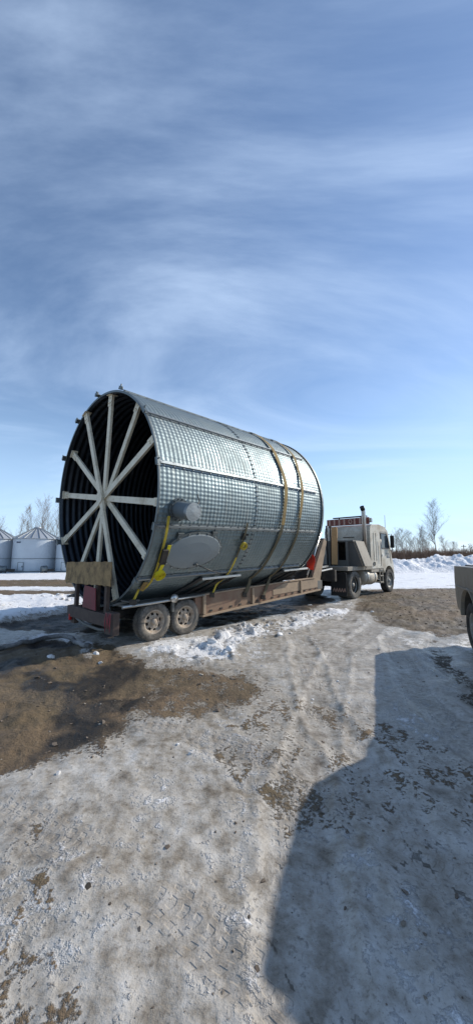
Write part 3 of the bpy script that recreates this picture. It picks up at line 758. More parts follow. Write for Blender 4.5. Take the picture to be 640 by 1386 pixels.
for sx in (-0.44, 0.36):
    MB().box((sx, 0.30, 0.01), (0.05, 0.14, 0.05)).box((sx + 0.04, 0.37, 0.0), (0.12, 0.05, 0.06)).build('hinge', 'galvanized_dark', door)
MB().box((0.12, -0.28, 0.07), (0.10, 0.03, 0.03)).box((0.12, -0.26, 0.10), (0.03, 0.03, 0.05)).build('latch', 'galvanized_dark', door)
MB().tube([(0.12, -0.26, 0.10), (0.52, -0.42, 0.16), (0.92, -0.60, 0.03)], 0.011, 6).build('prop_rod', 'black_plastic', door)
MB().tube([(0.04, 0.10, 0.42), (0.20, 0.18, 0.30), (0.36, 0.30, 0.03)], 0.012, 6).build('chain', 'black_plastic', out)

# ------------------------------------------------------------------ trailer
tr = empty('lowboy_trailer', (O2[0], O2[1], 0), (0, 0, math.pi / 2 - TH))
tag(tr, 'rusty brown low bed trailer with tandem wheels carrying the steel bin', 'trailer')
T = lambda u, v, z: (u, -v, z)                       # local x forward, y left
def TW(u, v, z): q = O2 + AH * u + SH * v; return Vector((q[0], q[1], z))
for sd_, nm in ((1, 'side_beam'), (-1, 'side_beam')):
    v0, v1 = (1.19, 1.25) if sd_ > 0 else (-1.25, -1.19)
    web = [(1.80, 0.34), (1.80, 0.745), (3.1, 0.80), (4.6, 0.855), (6.32, 0.90), (6.60, 0.88), (6.60, 0.56), (4.2, 0.45)]
    bm_ = MB().prism([(u, z) for u, z in web], -v0, -v1).build(nm, 'trailer_paint', tr, 0.006)
    MB().prism([(1.78, 0.30), (1.78, 0.342), (4.2, 0.452), (6.62, 0.562), (6.62, 0.52), (4.2, 0.41)], -(v1 + 0.055) if sd_ > 0 else -(v0 - 0.055), -v0 + 0.02 * sd_).build('bottom_flange', 'trailer_tan', bm_, 0.004)
    MB().prism([(1.78, 0.745), (1.78, 0.775), (3.1, 0.83), (4.6, 0.885), (6.34, 0.93), (6.34, 0.90), (4.6, 0.855), (3.1, 0.80)], -(v1 + 0.03) if sd_ > 0 else -(v0 - 0.03), -v0 + 0.03 * sd_).build('top_flange', 'trailer_tan', bm_, 0.004)
    vo = v1 if sd_ > 0 else v0
    for u in (1.84, 3.42, 5.55):
        z0 = 0.30 + (u - 1.8) * 0.0454; z1 = 0.76 + (u - 1.8) * 0.033
        MB().box(T(u, vo + 0.025 * sd_, (z0 + z1) / 2 + 0.02), (0.07, 0.05, z1 - z0 - 0.06)).build('stake_pocket', 'trailer_tan', bm_, 0.004)
    for k in range(15):
        u = 2.05 + k * 0.31; z = 0.395 + (u - 1.8) * 0.0454
        MB().box(T(u, vo + 0.008 * sd_, z), (0.075, 0.016, 0.035)).build('bolt_plate', 'frame_black', bm_)
    MB().prism([(4.25, 0.56), (4.25, 0.70), (4.75, 0.84), (6.20, 0.87), (6.50, 0.80), (6.50, 0.62)], -(vo + 0.012 * sd_), -(vo - 0.002 * sd_)).build('patch_plate', 'trailer_tan', bm_, 0.003)
    # slotted ledge beside the wheels
    MB().span(T(1.62, vo - 0.08 * sd_, 0.36), T(1.79, vo - 0.01 * sd_, 0.72)).build('wheel_guard_post', 'trailer_paint', tr, 0.005)
for k in range(11):
    u = 1.9 + k * 0.45; z = 0.42 + (u - 1.8) * 0.045
    MB().span(T(u, -1.18, z), T(u + 0.09, 1.18, z + 0.11)).build('cross_member', 'frame_black', tr)
# rear frame over the axles
for v in (-0.62, 0.62):
    MB().span(T(-0.12, v - 0.06, 0.40), T(2.2, v + 0.06, 0.55)).build('frame_rail', 'frame_black', tr, 0.005)
MB().span(T(-0.22, -0.75, 0.34), T(-0.10, 1.12, 0.56)).build('rear_crossbar', 'tail_steel', tr, 0.008)
MB().span(T(-0.20, 0.92, 0.22), T(-0.08, 1.24, 0.60)).build('corner_plate', 'tail_steel', tr, 0.006)
MB().span(T(-0.16, -0.70, 0.20), T(-0.06, -0.52, 0.50)).build('corner_plate', 'tail_steel', tr, 0.006)
MB().tube([T(-0.18, -0.45, 0.36), T(-0.20, 0.1, 0.27), T(-0.18, 0.7, 0.25), T(-0.15, 0.95, 0.28)], 0.028, 8).build('drain_pipe', 'rack_steel', tr)
for v, z1 in ((-0.55, 1.10), (0.42, 1.10), (0.80, 1.12), (-0.12, 0.95)):
    MB().span(T(-0.15, v - 0.045, 0.5), T(-0.08, v + 0.045, z1)).build('upright', 'tail_steel', tr, 0.004)
# weathered plywood board wired across the uprights
def ply_board():
    nx, nz = 20, 8; w0, w1 = -1.02, 1.06; vs = []; rnd = random.Random(2)
    for side in (0, 1):
        for i in range(nx + 1):
            for k in range(nz + 1):
                t = i / nx; h = k / nz
                v = w0 + (w1 - w0) * t + 0.02 * (h - 0.5); z = 1.02 + 0.075 * t * 0.4 + 0.435 * h
                if k in (0, nz): z += rnd.uniform(-0.012, 0.012)
                if i in (0, nx): v += rnd.uniform(-0.012, 0.012)
                vs.append(T(-0.19 + 0.018 * side + 0.03 * math.sin(t * 3.0) * (h - 0.3), v, z))
    fs = []; o_ = (nx + 1) * (nz + 1)
    for i in range(nx):
        for k in range(nz):
            a = i * (nz + 1) + k; f = (a, a + 1, a + nz + 2, a + nz + 1)
            fs.append(f); fs.append(tuple(q + o_ for q in reversed(f)))
    rim = [i * (nz + 1) for i in range(nx)] + [nx * (nz + 1) + k for k in range(nz)] + [i * (nz + 1) + nz for i in range(nx, 0, -1)] + [k for k in range(nz, 0, -1)]
    for a, b2 in zip(rim, rim[1:] + rim[:1]): fs.append((a, b2, b2 + o_, a + o_))
    return MB().add(vs, fs)
pb = ply_board().build('plywood_board', 'old_plywood', tr); pb['label'] = 'weathered plywood board with dark stains across the tail'
pl = MB().prism([(0.02, 0.60), (0.60, 0.58), (0.56, 0.99), (0.08, 1.02)], -0.235, -0.215, 'yz')
pl.v = [(x, -y, z) for x, y, z in pl.v]; o = pl.build('red_panel', 'red_plate', tr, 0.006); o['label'] = 'dark red dented steel panel on the tail'
# tail lamps, red rags
MB().box(T(-0.20, -0.62, 0.33), (0.05, 0.06, 0.13)).build('tail_lamp', 'red_lens', tr, 0.012)
rg = MB()
for k in range(4):
    v = 1.03 + 0.062 * k; rg.tube([T(-0.235 - 0.01 * (k % 2), v, 0.60), T(-0.25, v + 0.02 * math.sin(k * 2.1), 0.45), T(-0.24, v + 0.03 * math.sin(k * 1.3), 0.27 + 0.055 * (k % 3))], [0.007, 0.010, 0.005], 6)
rg.build('red_rag', 'red_cloth', tr)
MB().span(T(-0.30, 1.0, 0.205), T(-0.20, 1.28, 0.225)).build('step_plate', 'frame_black', tr)
# fenders: flat deck strip with rolled pipe edge
for sd_ in (1, -1):
    f = MB().bar(T(-0.02, 1.10 * sd_, 0.70), T(1.85, 1.10 * sd_, 0.76), 0.28, 0.03).build('fender', 'rack_steel', tr, 0.004)
    MB().tube([T(-0.05, 1.26 * sd_, 0.685), T(0.9, 1.27 * sd_, 0.725), T(1.85, 1.26 * sd_, 0.755)], 0.028, 8).build('fender_pipe', 'chrome_worn', f)
    MB().bar(T(-0.05, 1.0 * sd_, 0.72), T(0.32, 1.2 * sd_, 0.78), 0.10, 0.03).bar(T(0.0, 1.12 * sd_, 0.79), T(0.26, 1.22 * sd_, 0.74), 0.16, 0.012).build('ramp_flap', 'rack_steel', tr)
rf = MB().span(T(1.0, 1.24, 0.50), T(1.05, 1.29, 0.78)).build('reflector_post', 'rack_steel', tr)
MB().lathe([(0.0, 0.03), (0.075, 0.03), (0.085, 0.0), (0.085, -0.03), (0.0, -0.04)], 'y', 20, T(1.02, 1.31, 0.76)).build('reflector', 'chrome_worn', rf)
# wheels
def wheel_meshes(rad, width, rimr, holes, dusty, rimmat, dual=False):
    hw = width / 2; k = rad - rimr
    prof = [(rimr, -hw * 0.72), (rimr + 0.25 * k, -hw * 0.97), (rimr + 0.6 * k, -hw), (rimr + 0.86 * k, -hw * 0.92), (rad, -hw * 0.74)]
    for i in range(4):
        y = -hw * 0.74 + hw * 1.48 * (i + 0.5) / 4
        prof += [(rad, y - hw * 0.11), (rad - 0.012, y - hw * 0.10), (rad - 0.012, y - hw * 0.05), (rad, y - hw * 0.04)]
    prof += [(rad, hw * 0.74), (rimr + 0.86 * k, hw * 0.92), (rimr + 0.6 * k, hw), (rimr + 0.25 * k, hw * 0.97), (rimr, hw * 0.72)]
    ty = MB().lathe(prof, 'y', 40)
    for q in range(40):
        a = 2 * math.pi * q / 40
        for sgn in (-1, 1):
            c = Vector(((rad - 0.006) * math.cos(a), sgn * hw * 0.70, (rad - 0.006) * math.sin(a)))
            ty.box(c, (0.022, hw * 0.28, 0.03), Matrix.Rotation(-a, 3, 'Y'))
    rm = MB()
    # the outer face looks to -y
    rm.lathe([(rimr + 0.012, -hw * 0.78), (rimr - 0.012, -hw * 0.80), (rimr - 0.02, -hw * 0.62), (rimr - 0.045, -hw * 0.4)], 'y', 48)
    r1, r2 = rimr * 0.58, rimr * 0.78
    n_ = 48; per = n_ // holes
    rm.lathe([(rimr - 0.045, -hw * 0.4), (r2, -hw * 0.34), (r1, -hw * 0.52), (rimr * 0.30, -hw * 0.5)], 'y', n_, skip=lambda kk, i: i == 1 and kk % per < max(2, per // 2))
    hub = MB().lathe([(rimr * 0.31, -hw * 0.49), (rimr * 0.30, -hw * 0.66), (rimr * 0.22, -hw * 0.95), (0.0, -hw * 1.0)], 'y', 20)
    for q in range(8):
        a = 2 * math.pi * q / 8; hub.lathe([(0.0, -hw * 0.68), (0.013, -hw * 0.68), (0.013, -hw * 0.48)], 'y', 6, (rimr * 0.44 * math.cos(a), 0, rimr * 0.44 * math.sin(a)), False)
    dr = MB().lathe([(0.0, -hw * 0.15), (rimr * 0.9, -hw * 0.15), (rimr * 0.9, hw * 0.6), (0.0, hw * 0.6)], 'y', 24)
    return ty.mesh('tyre', dusty), rm.mesh('rim', rimmat), hub.mesh('hub', rimmat), dr.mesh('brake_drum', 'frame_black')
def add_wheel(meshes, parent, loc, flip, name='wheel'):
    e = empty(name, loc, (0, 0, math.pi if flip else 0), parent)
    e.rotation_euler = (0, 0, math.pi if flip else 0)
    for nm, me in zip(('tyre', 'rim', 'hub', 'brake_drum'), meshes): put(nm, me, e)
    return e
WM = wheel_meshes(0.352, 0.23, 0.215, 8, 'tyre_dusty', 'rim_rusty')
for u in (0.64, 1.38):
    add_wheel(WM, tr, T(u, 1.14, 0.35), False); add_wheel(WM, tr, T(u, -1.14, 0.35), True)
    MB().tube([T(u, -1.05, 0.35), T(u, 1.05, 0.35)], 0.05, 10).build('axle', 'frame_black', tr)
    for v in (-0.75, 0.75):
        MB().bar(T(u - 0.33, v, 0.42), T(u + 0.33, v, 0.42), 0.07, 0.05).build('leaf_spring', 'frame_black', tr)
# cradle arms that lean out under the bin, with a bright rail on their tips
def cradle(u0, u1, rail0, rail1):
    cr_ = MB()
    for sd_ in (1, -1):
        n_ = 4
        for k in range(n_):
            u = u0 + (u1 - u0) * k / (n_ - 1)
            p = BW(u, 158 * sd_, BR + 0.07); q = BW(rail0 + (rail1 - rail0) * k / (n_ - 1), 139.5 * sd_, BR + 0.045)
            iw = tr.matrix_world.inverted()
            o = MB().bar(iw @ p, iw @ q, 0.16 if k % 2 == 0 else 0.05, 0.05, up=(0, 0, 1)).build('cradle_arm', 'frame_black', tr, 0.004)
        a_, b2 = iw @ BW(rail0 - 0.05, 139 * sd_, BR + 0.075), iw @ BW(rail1 + 0.05, 139 * sd_, BR + 0.075)
        MB().bar(a_, b2, 0.05, 0.05).build('cradle_rail', 'chrome_worn', tr, 0.006)
        MB().bar(iw @ BW(u0 - 0.1, 157 * sd_, BR + 0.09), iw @ BW(u1 + 0.1, 157 * sd_, BR + 0.09), 0.12, 0.08).build('cradle_sill', 'frame_black', tr, 0.006)
bpy.context.view_layer.update()
cradle(1.15, 2.25, 1.56, 2.62); cradle(3.95, 4.9, 4.40, 5.45)
for u in (0.25, 1.3, 2.4, 3.5, 4.6):
    iw = tr.matrix_world.inverted()
    for sgn in (-1, 1):
        p = iw @ BW(u, 172 * sgn, BR + 0.03)
        MB().span((p.x - 0.07, p.y - 0.09, 0.45), (p.x + 0.07, p.y + 0.09, p.z - 0.02)).build('saddle_block', 'frame_black', tr)
# gooseneck
for v in (1.20, -1.20):
    g = MB().prism([(6.18, 0.86), (6.46, 0.62), (6.66, 0.80), (7.16, 2.06), (6.98, 2.14)], -v - 0.055, -v + 0.055).build('gooseneck_arm', 'trailer_tan', tr, 0.008)
    MB().span(T(6.50, v - 0.06, 0.56), T(6.78, v + 0.06, 0.82)).build('foot_plate', 'rack_steel', g, 0.006)
    MB().tube([T(6.6, v - 0.15, 0.75), T(6.95, v - 0.18, 0.95), T(7.3, v - 0.4, 1.15)], 0.025, 8).build('hose', 'black_plastic', g)
MB().span(T(6.96, -1.25, 2.02), T(7.14, 1.25, 2.16)).build('gooseneck_crossbar', 'rack_steel', tr, 0.01)
MB().prism([(7.05, 2.02), (7.05, 2.18), (8.4, 2.12), (8.75, 1.75), (8.75, 1.28), (8.35, 1.28), (8.30, 1.75), (8.1, 1.95)], -0.35, 0.35).build('gooseneck_neck', 'rack_steel', tr, 0.01)
MB().bar(T(7.0, 1.18, 2.12), T(7.75, 0.75, 2.17), 0.16, 0.07).build('neck_brace', 'rack_steel', tr, 0.006)
MB().bar(T(7.0, 0.9, 1.18), T(8.0, 0.75, 1.22), 0.12, 0.06).bar(T(7.0, 1.1, 1.10), T(7.9, 1.0, 1.15), 0.05, 0.05).build('tow_plate', 'chrome_worn', tr, 0.006)
# ladder-like brackets on the front of the bin rest, between bin and gooseneck
for dv in (0.0, 0.12):
    MB().tube([T(6.0, 1.18 + dv * 0.2, 0.9 + dv), T(6.45, 1.2, 1.6), T(6.75 + dv, 1.22, 2.35)], 0.02, 6).build('tie_rod', 'chrome_worn', tr)
hyd = MB().lathe([(0.0, -0.16), (0.10, -0.16), (0.10, 0.16), (0.0, 0.16)], 'x', 16, T(5.4, 0.95, 0.98))
hyd.lathe([(0.0, -0.09), (0.085, -0.09), (0.085, 0.09), (0.0, 0.09)], 'x', 16, T(6.75, 1.1, 0.78)); hyd.build('hydraulic_motor', 'frame_black', tr)

# ------------------------------------------------------------------ straps over the bin
def ribbon(pts, width, thick=0.006, wdir=None):
    """flat webbing through pts; wdir gives the width direction at each point"""
    mb = MB(); vs = []
    pts = [Vector(p) for p in pts]
    for i, p in enumerate(pts):
        t = (pts[min(i + 1, len(pts) - 1)] - pts[max(i - 1, 0)]).normalized()
        w = wdir[i] if isinstance(wdir, list) else wdir
        w = (w - t * w.dot(t)).normalized(); nn = t.cross(w)
        for a, b2 in ((-1, -1), (1, -1), (1, 1), (-1, 1)): vs.append(p + w * a * width / 2 + nn * b2 * thick / 2)
    fs = [(0, 1, 2, 3)]
    for i in range(len(pts) - 1):
        for k in range(4): fs.append((i * 4 + k, i * 4 + (k + 1) % 4, i * 4 + 4 + (k + 1) % 4, i * 4 + 4 + k))
    e = (len(pts) - 1) * 4; fs.append((e + 3, e + 2, e + 1, e))
    return mb.add(vs, fs)
def over(path, lift=0.06, step=3.0):
    """follow the bin shell through (x, angle) stations; the lift is largest over the stiffeners"""
    out_ = []
    for (x0, a0), (x1, a1) in zip(path[:-1], path[1:]):
        n_ = max(1, int(abs(a1 - a0) / step))
        for i in range(n_):
            t = i / n_; a = a0 + (a1 - a0) * t
            ph = ((a - ST0) / SEC) % 1.0; dd = min(ph, 1 - ph)
            out_.append((x0 + (x1 - x0) * t, a, 0.030 + 0.024 * max(0.0, 1 - dd * 2.0)))
    out_.append((path[-1][0], path[-1][1], 0.03))
    return [BW(x, a, BR + h) for x, a, h in out_]
def strap(name, label, path, tail, width, mats, cut):
    root = empty(name, tail[-1]); tag(root, label, 'strap', 'tie-down straps')
    bpy.context.view_layer.update()
    pts = over(path) + tail; k = int(len(pts) * cut)
    inv = root.matrix_world.inverted()
    L = [inv @ p for p in pts]
    ribbon(L[:k + 1], width, 0.008, bin_ax).build('upper_webbing', mats[0], root)
    ribbon(L[k:], width * 0.9, 0.008, bin_ax).build('lower_webbing', mats[1], root)
    MB().box(L[-1], (0.10, 0.07, 0.10)).build('hook', 'frame_black', root)
    return root, L
strap('cargo_strap', 'wide tan worn strap over the bin, nearer the middle of the bin', [(4.05, -120), (4.0, -60), (3.95, 0), (3.80, 30), (3.67, 49), (3.58, 63), (3.56, 79), (3.48, 96), (3.40, 117), (3.34, 135), (3.3, 146)], [TW(3.24, 1.30, 0.86), TW(3.10, 1.30, 0.66)], 0.115, ('strap_worn', 'strap_dark'), 0.83)
strap('cargo_strap', 'second tan strap over the bin, the one nearest the truck', [(4.9, -120), (4.85, -60), (4.8, 0), (4.72, 30), (4.55, 52), (4.38, 66), (4.25, 82), (4.12, 100), (4.12, 125), (4.1, 146)], [TW(4.0, 1.30, 0.9), TW(3.78, 1.31, 0.55)], 0.095, ('strap_worn', 'strap_dark'), 0.80)
s2, L2 = strap('cargo_strap', 'thin yellow strap with a rolled end hanging on it, right of the oval door', [(2.20, 105), (2.20, 108), (2.2, 122), (2.24, 136), (2.24, 146)], [TW(2.16, 1.30, 0.95), TW(2.05, 1.29, 0.74)], 0.05, ('strap_dark', 'strap_yellow'), 0.45)
p = s2.matrix_world.inverted() @ BW(2.22, 117.5, BR + 0.10)
n2_ = (s2.matrix_world.inverted().to_3x3() @ (BW(2.2, 117, BR + 1) - BW(2.2, 117, BR))).normalized()
def coil(center, axis, r0, r1, w, parent, name, mat):
    x = axis.orthogonal().normalized(); y = axis.cross(x); pts = []
    turns = 4
    for i in range(turns * 18):
        a = 2 * math.pi * i / 18; r = r0 + (r1 - r0) * i / (turns * 18); pts.append(center + (x * math.cos(a) + y * math.sin(a)) * r)
    return ribbon(pts, w, 0.007, axis).build(name, mat, parent)
coil(p, n2_, 0.04, 0.09, 0.05, s2, 'rolled_end', 'strap_yellow')
MB().box(p + Vector((0, 0, 0.20)), (0.09, 0.07, 0.13)).box(p + Vector((0.03, 0, 0.24)), (0.14, 0.04, 0.04)).build('ratchet', 'frame_black', s2)
s1, L1 = strap('cargo_strap', 'bright yellow ratchet strap by the open end, left of the oval door', [(0.21, 104), (0.21, 108), (0.25, 122), (0.30, 138), (0.28, 146)], [TW(0.25, 1.28, 0.98), TW(0.15, 1.26, 0.76)], 0.05, ('strap_yellow', 'strap_yellow'), 0.5)
iv = s1.matrix_world.inverted()
tail_pts = [iv @ BW(0.34, a, BR + 0.07) for a in (117, 120, 124, 128, 131)]
ribbon(tail_pts, 0.07, 0.008, bin_ax).build('loose_tail', 'strap_bright', s1)
nn_ = (iv.to_3x3() @ (BW(0.35, 132, BR + 1) - BW(0.35, 132, BR))).normalized()
coil(iv @ BW(0.37, 133, BR + 0.09), nn_, 0.02, 0.115, 0.06, s1, 'rolled_end', 'strap_bright')
MB().bar(iv @ BW(0.28, 119, BR + 0.08), iv @ BW(0.30, 126, BR + 0.09), 0.10, 0.07).build('ratchet', 'frame_black', s1)
MB().bar(iv @ BW(0.20, 138, BR + 0.05), iv @ BW(0.22, 144, BR + 0.05), 0.09, 0.012).build('sleeve', 'strap_worn', s1)

# orange-red flag on the gooseneck
fr = empty('warning_flag', TW(6.18, 1.24, 0.93)); tag(fr, 'bright orange-red warning flag hanging at the front of the bin', 'flag')
MB().tube([(0, 0, 0), (0.02, 0.0, 0.72)], 0.012, 6).build('flag_staff', 'frame_black', fr)
vs = []; fs = []
for i in range(9):
    for k in range(5):
        t = i / 8; h = k / 4 - 0.5
        wv = 0.035 * math.sin(t * 7 + h * 3); half = 0.11 * (0.35 + 1.1 * math.sin(min(1, t * 1.25 + 0.12) * 2.4))
        vs.append((0.02 + h * half * 2 * 0.72 + wv * 0.5 - 0.06 * t, -0.02 + h * half * 2 * -0.69 + wv, 0.70 - 0.46 * t - 0.03 * abs(h)))
for i in range(8):
    for k in range(4): a = i * 5 + k; fs.append((a, a + 1, a + 6, a + 5))
o = MB().add(vs, fs, True).build('flag_cloth', 'flag_orange', fr); so = o.modifiers.new('thick', 'SOLIDIFY'); so.thickness = 0.004

# ------------------------------------------------------------------ cab-over truck
tk = empty('cabover_truck', (O2[0], O2[1], 0), (0, 0, math.pi / 2 - TH))
tag(tk, 'dirty cream cab-over truck with tall exhaust stack hitched to the trailer', 'truck')
arch = [(12.78 + 0.60 * math.cos(a), 0.52 + 0.60 * math.sin(a)) for a in [R_(q) for q in range(170, -1, -17)]]
V0, V1 = -0.95, 1.13                               # cab sides
prof = [(10.92, 1.06), (10.92, 2.62), (10.98, 2.80), (11.15, 2.90), (11.9, 2.94), (12.55, 2.86), (12.86, 2.68), (13.12, 1.95), (13.2, 1.55), (13.24, 0.62), (13.30, 0.45)]
prof = prof[:-1] + [(13.36, 0.95), (13.36, 0.52)] + [q for q in reversed(arch) if q[0] < 13.30 and q[1] > 0.55][0:0]
a_in = [(12.80 + 0.58 * math.cos(R_(q)), 0.55 + 0.60 * math.sin(R_(q))) for q in range(0, 151, 15)]
poly = prof[:9] + [(13.36, 1.30), (13.40, 0.95), (13.40, 0.55)] + a_in + [(12.15, 1.06)]
cab = MB().prism(poly, -V1, -V0).build('cab', 'cab_paint', tk, 0.07)
MB().span(T(10.95, V0 + 0.1, 0.92), T(12.2, V1 - 0.02, 1.07)).build('sill', 'cab_lower', cab, 0.01)
# side window, door seams, ribs, handles on the visible side
for vv, sg in ((V1, 1), (V0, -1)):
    win = MB().prism([(12.02, 1.92), (12.02, 2.56), (12.62, 2.56), (12.80, 2.30), (12.93, 1.92)], -(vv + 0.006 * sg), -(vv - 0.03 * sg)).build('side_window', 'cab_glass', cab)
    fr_ = MB()
    pts_ = [(12.02, 1.92), (12.02, 2.56), (12.62, 2.56), (12.80, 2.30), (12.93, 1.92)]
    for a, b2 in zip(pts_, pts_[1:] + pts_[:1]): fr_.bar(T(a[0], vv + 0.008 * sg, a[1]), T(b2[0], vv + 0.008 * sg, b2[1]), 0.03, 0.035)
    fr_.build('window_frame', 'black_plastic', win)
    dr_ = MB()
    pts_ = [(11.95, 1.16), (11.95, 2.62), (12.65, 2.64), (12.99, 1.9), (13.05, 1.24)]
    for a, b2 in zip(pts_[:-1], pts_[1:]): dr_.bar(T(a[0], vv + 0.003 * sg, a[1]), T(b2[0], vv + 0.003 * sg, b2[1]), 0.012, 0.016)
    dr_.build('door_seam', 'frame_black', cab)
    MB().box(T(12.08, vv + 0.025 * sg, 1.62), (0.16, 0.04, 0.05)).build('door_handle', 'chrome_worn', cab, 0.006)
    MB().tube([T(11.84, vv + 0.05 * sg, 1.35), T(11.84, vv + 0.06 * sg, 2.3)], 0.016, 6).build('grab_rail', 'chrome_worn', cab)
    MB().prism([(12.60, 1.5), (12.60, 1.72), (12.88, 1.72), (12.92, 1.5)], -(vv + 0.012 * sg), -(vv - 0.02 * sg)).build('lower_window', 'cab_glass', cab)
    for u in (11.25, 11.5):
        MB().bar(T(u, vv + 0.006 * sg, 1.4), T(u, vv + 0.006 * sg, 2.55), 0.02, 0.03).build('panel_rib', 'cab_paint', cab)
    MB().lathe([(0.0, 0.02), (0.075, 0.02), (0.085, -0.02)], 'y', 18, T(11.2, vv + 0.008 * sg, 1.26)).build('filler_cap', 'frame_black', cab)
    # mirror
    mr = MB().tube([T(12.92, vv, 2.55), T(12.98, vv + 0.11 * sg, 2.56), T(13.0, vv + 0.12 * sg, 1.85), T(12.98, vv, 1.80)], 0.017, 6).build('mirror_bracket', 'black_plastic', cab)
    MB().box(T(12.99, vv + 0.13 * sg, 2.22), (0.10, 0.17, 0.56)).build('mirror', 'black_plastic', cab, 0.03)
MB().prism([(12.895, 2.60), (13.13, 1.96), (13.15, 1.96), (12.915, 2.60)], -V1 + 0.14, -V0 - 0.14).build('windshield', 'cab_glass', cab)
MB().span(T(13.30, V0 + 0.02, 0.50), T(13.48, V1 - 0.02, 0.80)).build('bumper', 'chrome_worn', tk, 0.03)
MB().span(T(13.255, V0 + 0.3, 0.95), T(13.41, V1 - 0.3, 1.40)).build('grille', 'black_plastic', cab, 0.01)
for v in (V0 + 0.2, V1 - 0.2): MB().lathe([(0.0, 0.0), (0.09, 0.0), (0.10, -0.06)], 'x', 16, T(13.42, v, 0.95)).build('headlight', 'chrome_worn', cab)
MB().span(T(10.895, -0.05, 2.36), T(10.93, 0.45, 2.39)).build('vent_slot', 'frame_black', cab)
MB().tube([T(12.75, V1 - 0.06, 2.78), T(12.78, V1 - 0.06, 3.42)], 0.009, 6).build('antenna', 'black_plastic', cab)
MB().box(T(12.3, V1 - 0.03, 2.78), (0.10, 0.05, 0.08)).build('marker_lamp', 'frame_black', cab, 0.01)
# striped sign board across the roof, with light bar above
sg_ = MB().span(T(10.93, -0.82, 2.90), T(11.03, 1.10, 3.19)).build('roof_sign', 'sign_red', tk, 0.008)
for k in range(8):
    v = -0.72 + 0.235 * k
    if k == 4: continue
    MB().span(T(10.918, v, 2.915), T(10.932, v + 0.075, 3.175)).build('sign_stripe', 'sign_pale', sg_)
oc = T(10.924, 0.30, 3.05)
mbo = MB()
for k in range(20):
    a0, a1 = 2 * math.pi * k / 20, 2 * math.pi * (k + 1) / 20
    mbo.add([(oc[0] - dx, oc[1] + r * 0.085 * math.cos(a), oc[2] + r * 0.105 * math.sin(a)) for dx in (0.0, 0.012) for r in (0.62, 1.0) for a in (a0, a1)], [(0, 1, 3, 2), (4, 6, 7, 5), (2, 3, 7, 6), (0, 4, 5, 1)])
mbo.build('letter_o', 'sign_pale', sg_)
MB().span(T(10.98, -0.55, 3.225), T(11.12, 0.98, 3.275)).build('light_bar', 'black_plastic', tk, 0.01)
for v in (-0.3, 0.7): MB().span(T(11.04, v, 3.18), T(11.07, v + 0.05, 3.23)).build('light_bar_foot', 'black_plastic', tk)
MB().box(T(11.0, 1.16, 3.06), (0.12, 0.12, 0.18)).build('horn', 'chrome_worn', tk, 0.02)
# exhaust stack
MB().tube([T(10.72, 0.98, 1.1), T(10.72, 0.98, 3.38), T(10.70, 0.98, 3.50), T(10.62, 0.98, 3.58)], [0.095, 0.085, 0.085, 0.08], 14).build('exhaust_stack', 'chrome_worn', tk)
MB().tube([T(10.70, 0.98, 3.47), T(10.60, 0.98, 3.60)], 0.09, 14).build('stack_tip', 'black_plastic', tk)
MB().tube([T(10.75, 0.80, 1.15), T(10.75, 0.80, 2.2)], 0.13, 16).build('air_cleaner', 'frame_black', tk)
# chassis, deck, box rack with sloped sides
for v in (-0.35, 0.5): MB().span(T(8.0, v - 0.05, 0.72), T(13.2, v + 0.05, 0.98)).build('chassis_rail', 'frame_black', tk, 0.005)
MB().span(T(8.72, -1.0, 1.04), T(11.0 - 0.1, 1.18, 1.19)).build('deck', 'rack_side', tk, 0.01)
MB().span(T(8.0, -0.8, 0.70), T(8.14, 1.05, 1.10)).build('rear_crossmember', 'frame_black', tk, 0.01)
MB().lathe([(0.0, 1.26), (0.42, 1.26), (0.44, 1.22), (0.44, 1.19), (0.0, 1.19)], 'z', 24, T(8.35, 0.1, 0)).build('fifth_wheel', 'frame_black', tk)
rk = empty('box_rack', T(9.72, 0.1, 1.19), (0, 0, 0), tk)
RKL = lambda u, v, z: (u - 9.2, -(v - 0.1), z - 1.19)
def rk_plate(poly_vz, u0, u1, name, mat):
    mb = MB().prism([(-(v - 0.1), z - 1.19) for v, z in poly_vz], u0 - 9.2, u1 - 9.2, 'yz'); return mb.build(name, mat, rk, 0.006)
rk_plate([(0.74, 1.19), (0.74, 2.14), (1.02, 2.14), (1.36, 1.19)], 9.10, 9.13, 'rear_plate', 'rack_dark')
rk_plate([(-1.15, 1.19), (-0.85, 2.14), (0.02, 2.14), (0.02, 1.19)], 9.10, 9.13, 'rear_plate', 'rack_dark')
rk_plate([(0.02, 1.19), (0.02, 1.42), (0.74, 1.42), (0.74, 1.19)], 9.06, 9.13, 'rear_sill', 'rack_steel')
for v in (-0.15, 0.02, 0.34, 0.76): rk_plate([(v - 0.045, 1.19), (v - 0.045, 2.14), (v + 0.045, 2.14), (v + 0.045, 1.19)], 9.03, 9.095, 'post', 'rack_steel')
MB().span(RKL(9.05, -0.95, 2.13), RKL(9.85, 1.02, 2.19)).build('top_plate', 'rack_steel', rk, 0.008)
for (vt, vb) in ((1.06, 1.40), (-0.88, -1.16)):
    mb = MB(); s_ = 1 if vt > 0 else -1
    mb.add([RKL(u, v + d * s_, z) for u in (9.22, 9.95) for (v, z) in ((vt, 2.16), (vb, 1.19)) for d in (0.0, -0.03)], [(0, 1, 3, 2), (4, 6, 7, 5), (0, 2, 6, 4), (1, 5, 7, 3), (0, 4, 5, 1), (2, 3, 7, 6)])
    mb.build('sloped_side', 'rack_side', rk, 0.006)
    mb = MB(); mb.bar(RKL(9.13, vt + 0.02 * s_, 2.15), RKL(9.13, vb + 0.02 * s_, 1.20), 0.05, 0.06, up=(1, 0, 0)); mb.build('edge_bar', 'rack_side', rk, 0.004)
rk_plate([(-1.1, 1.19), (-0.85, 2.14), (0.98, 2.14), (1.28, 1.19)], 9.88, 9.90, 'front_plate', 'frame_black')
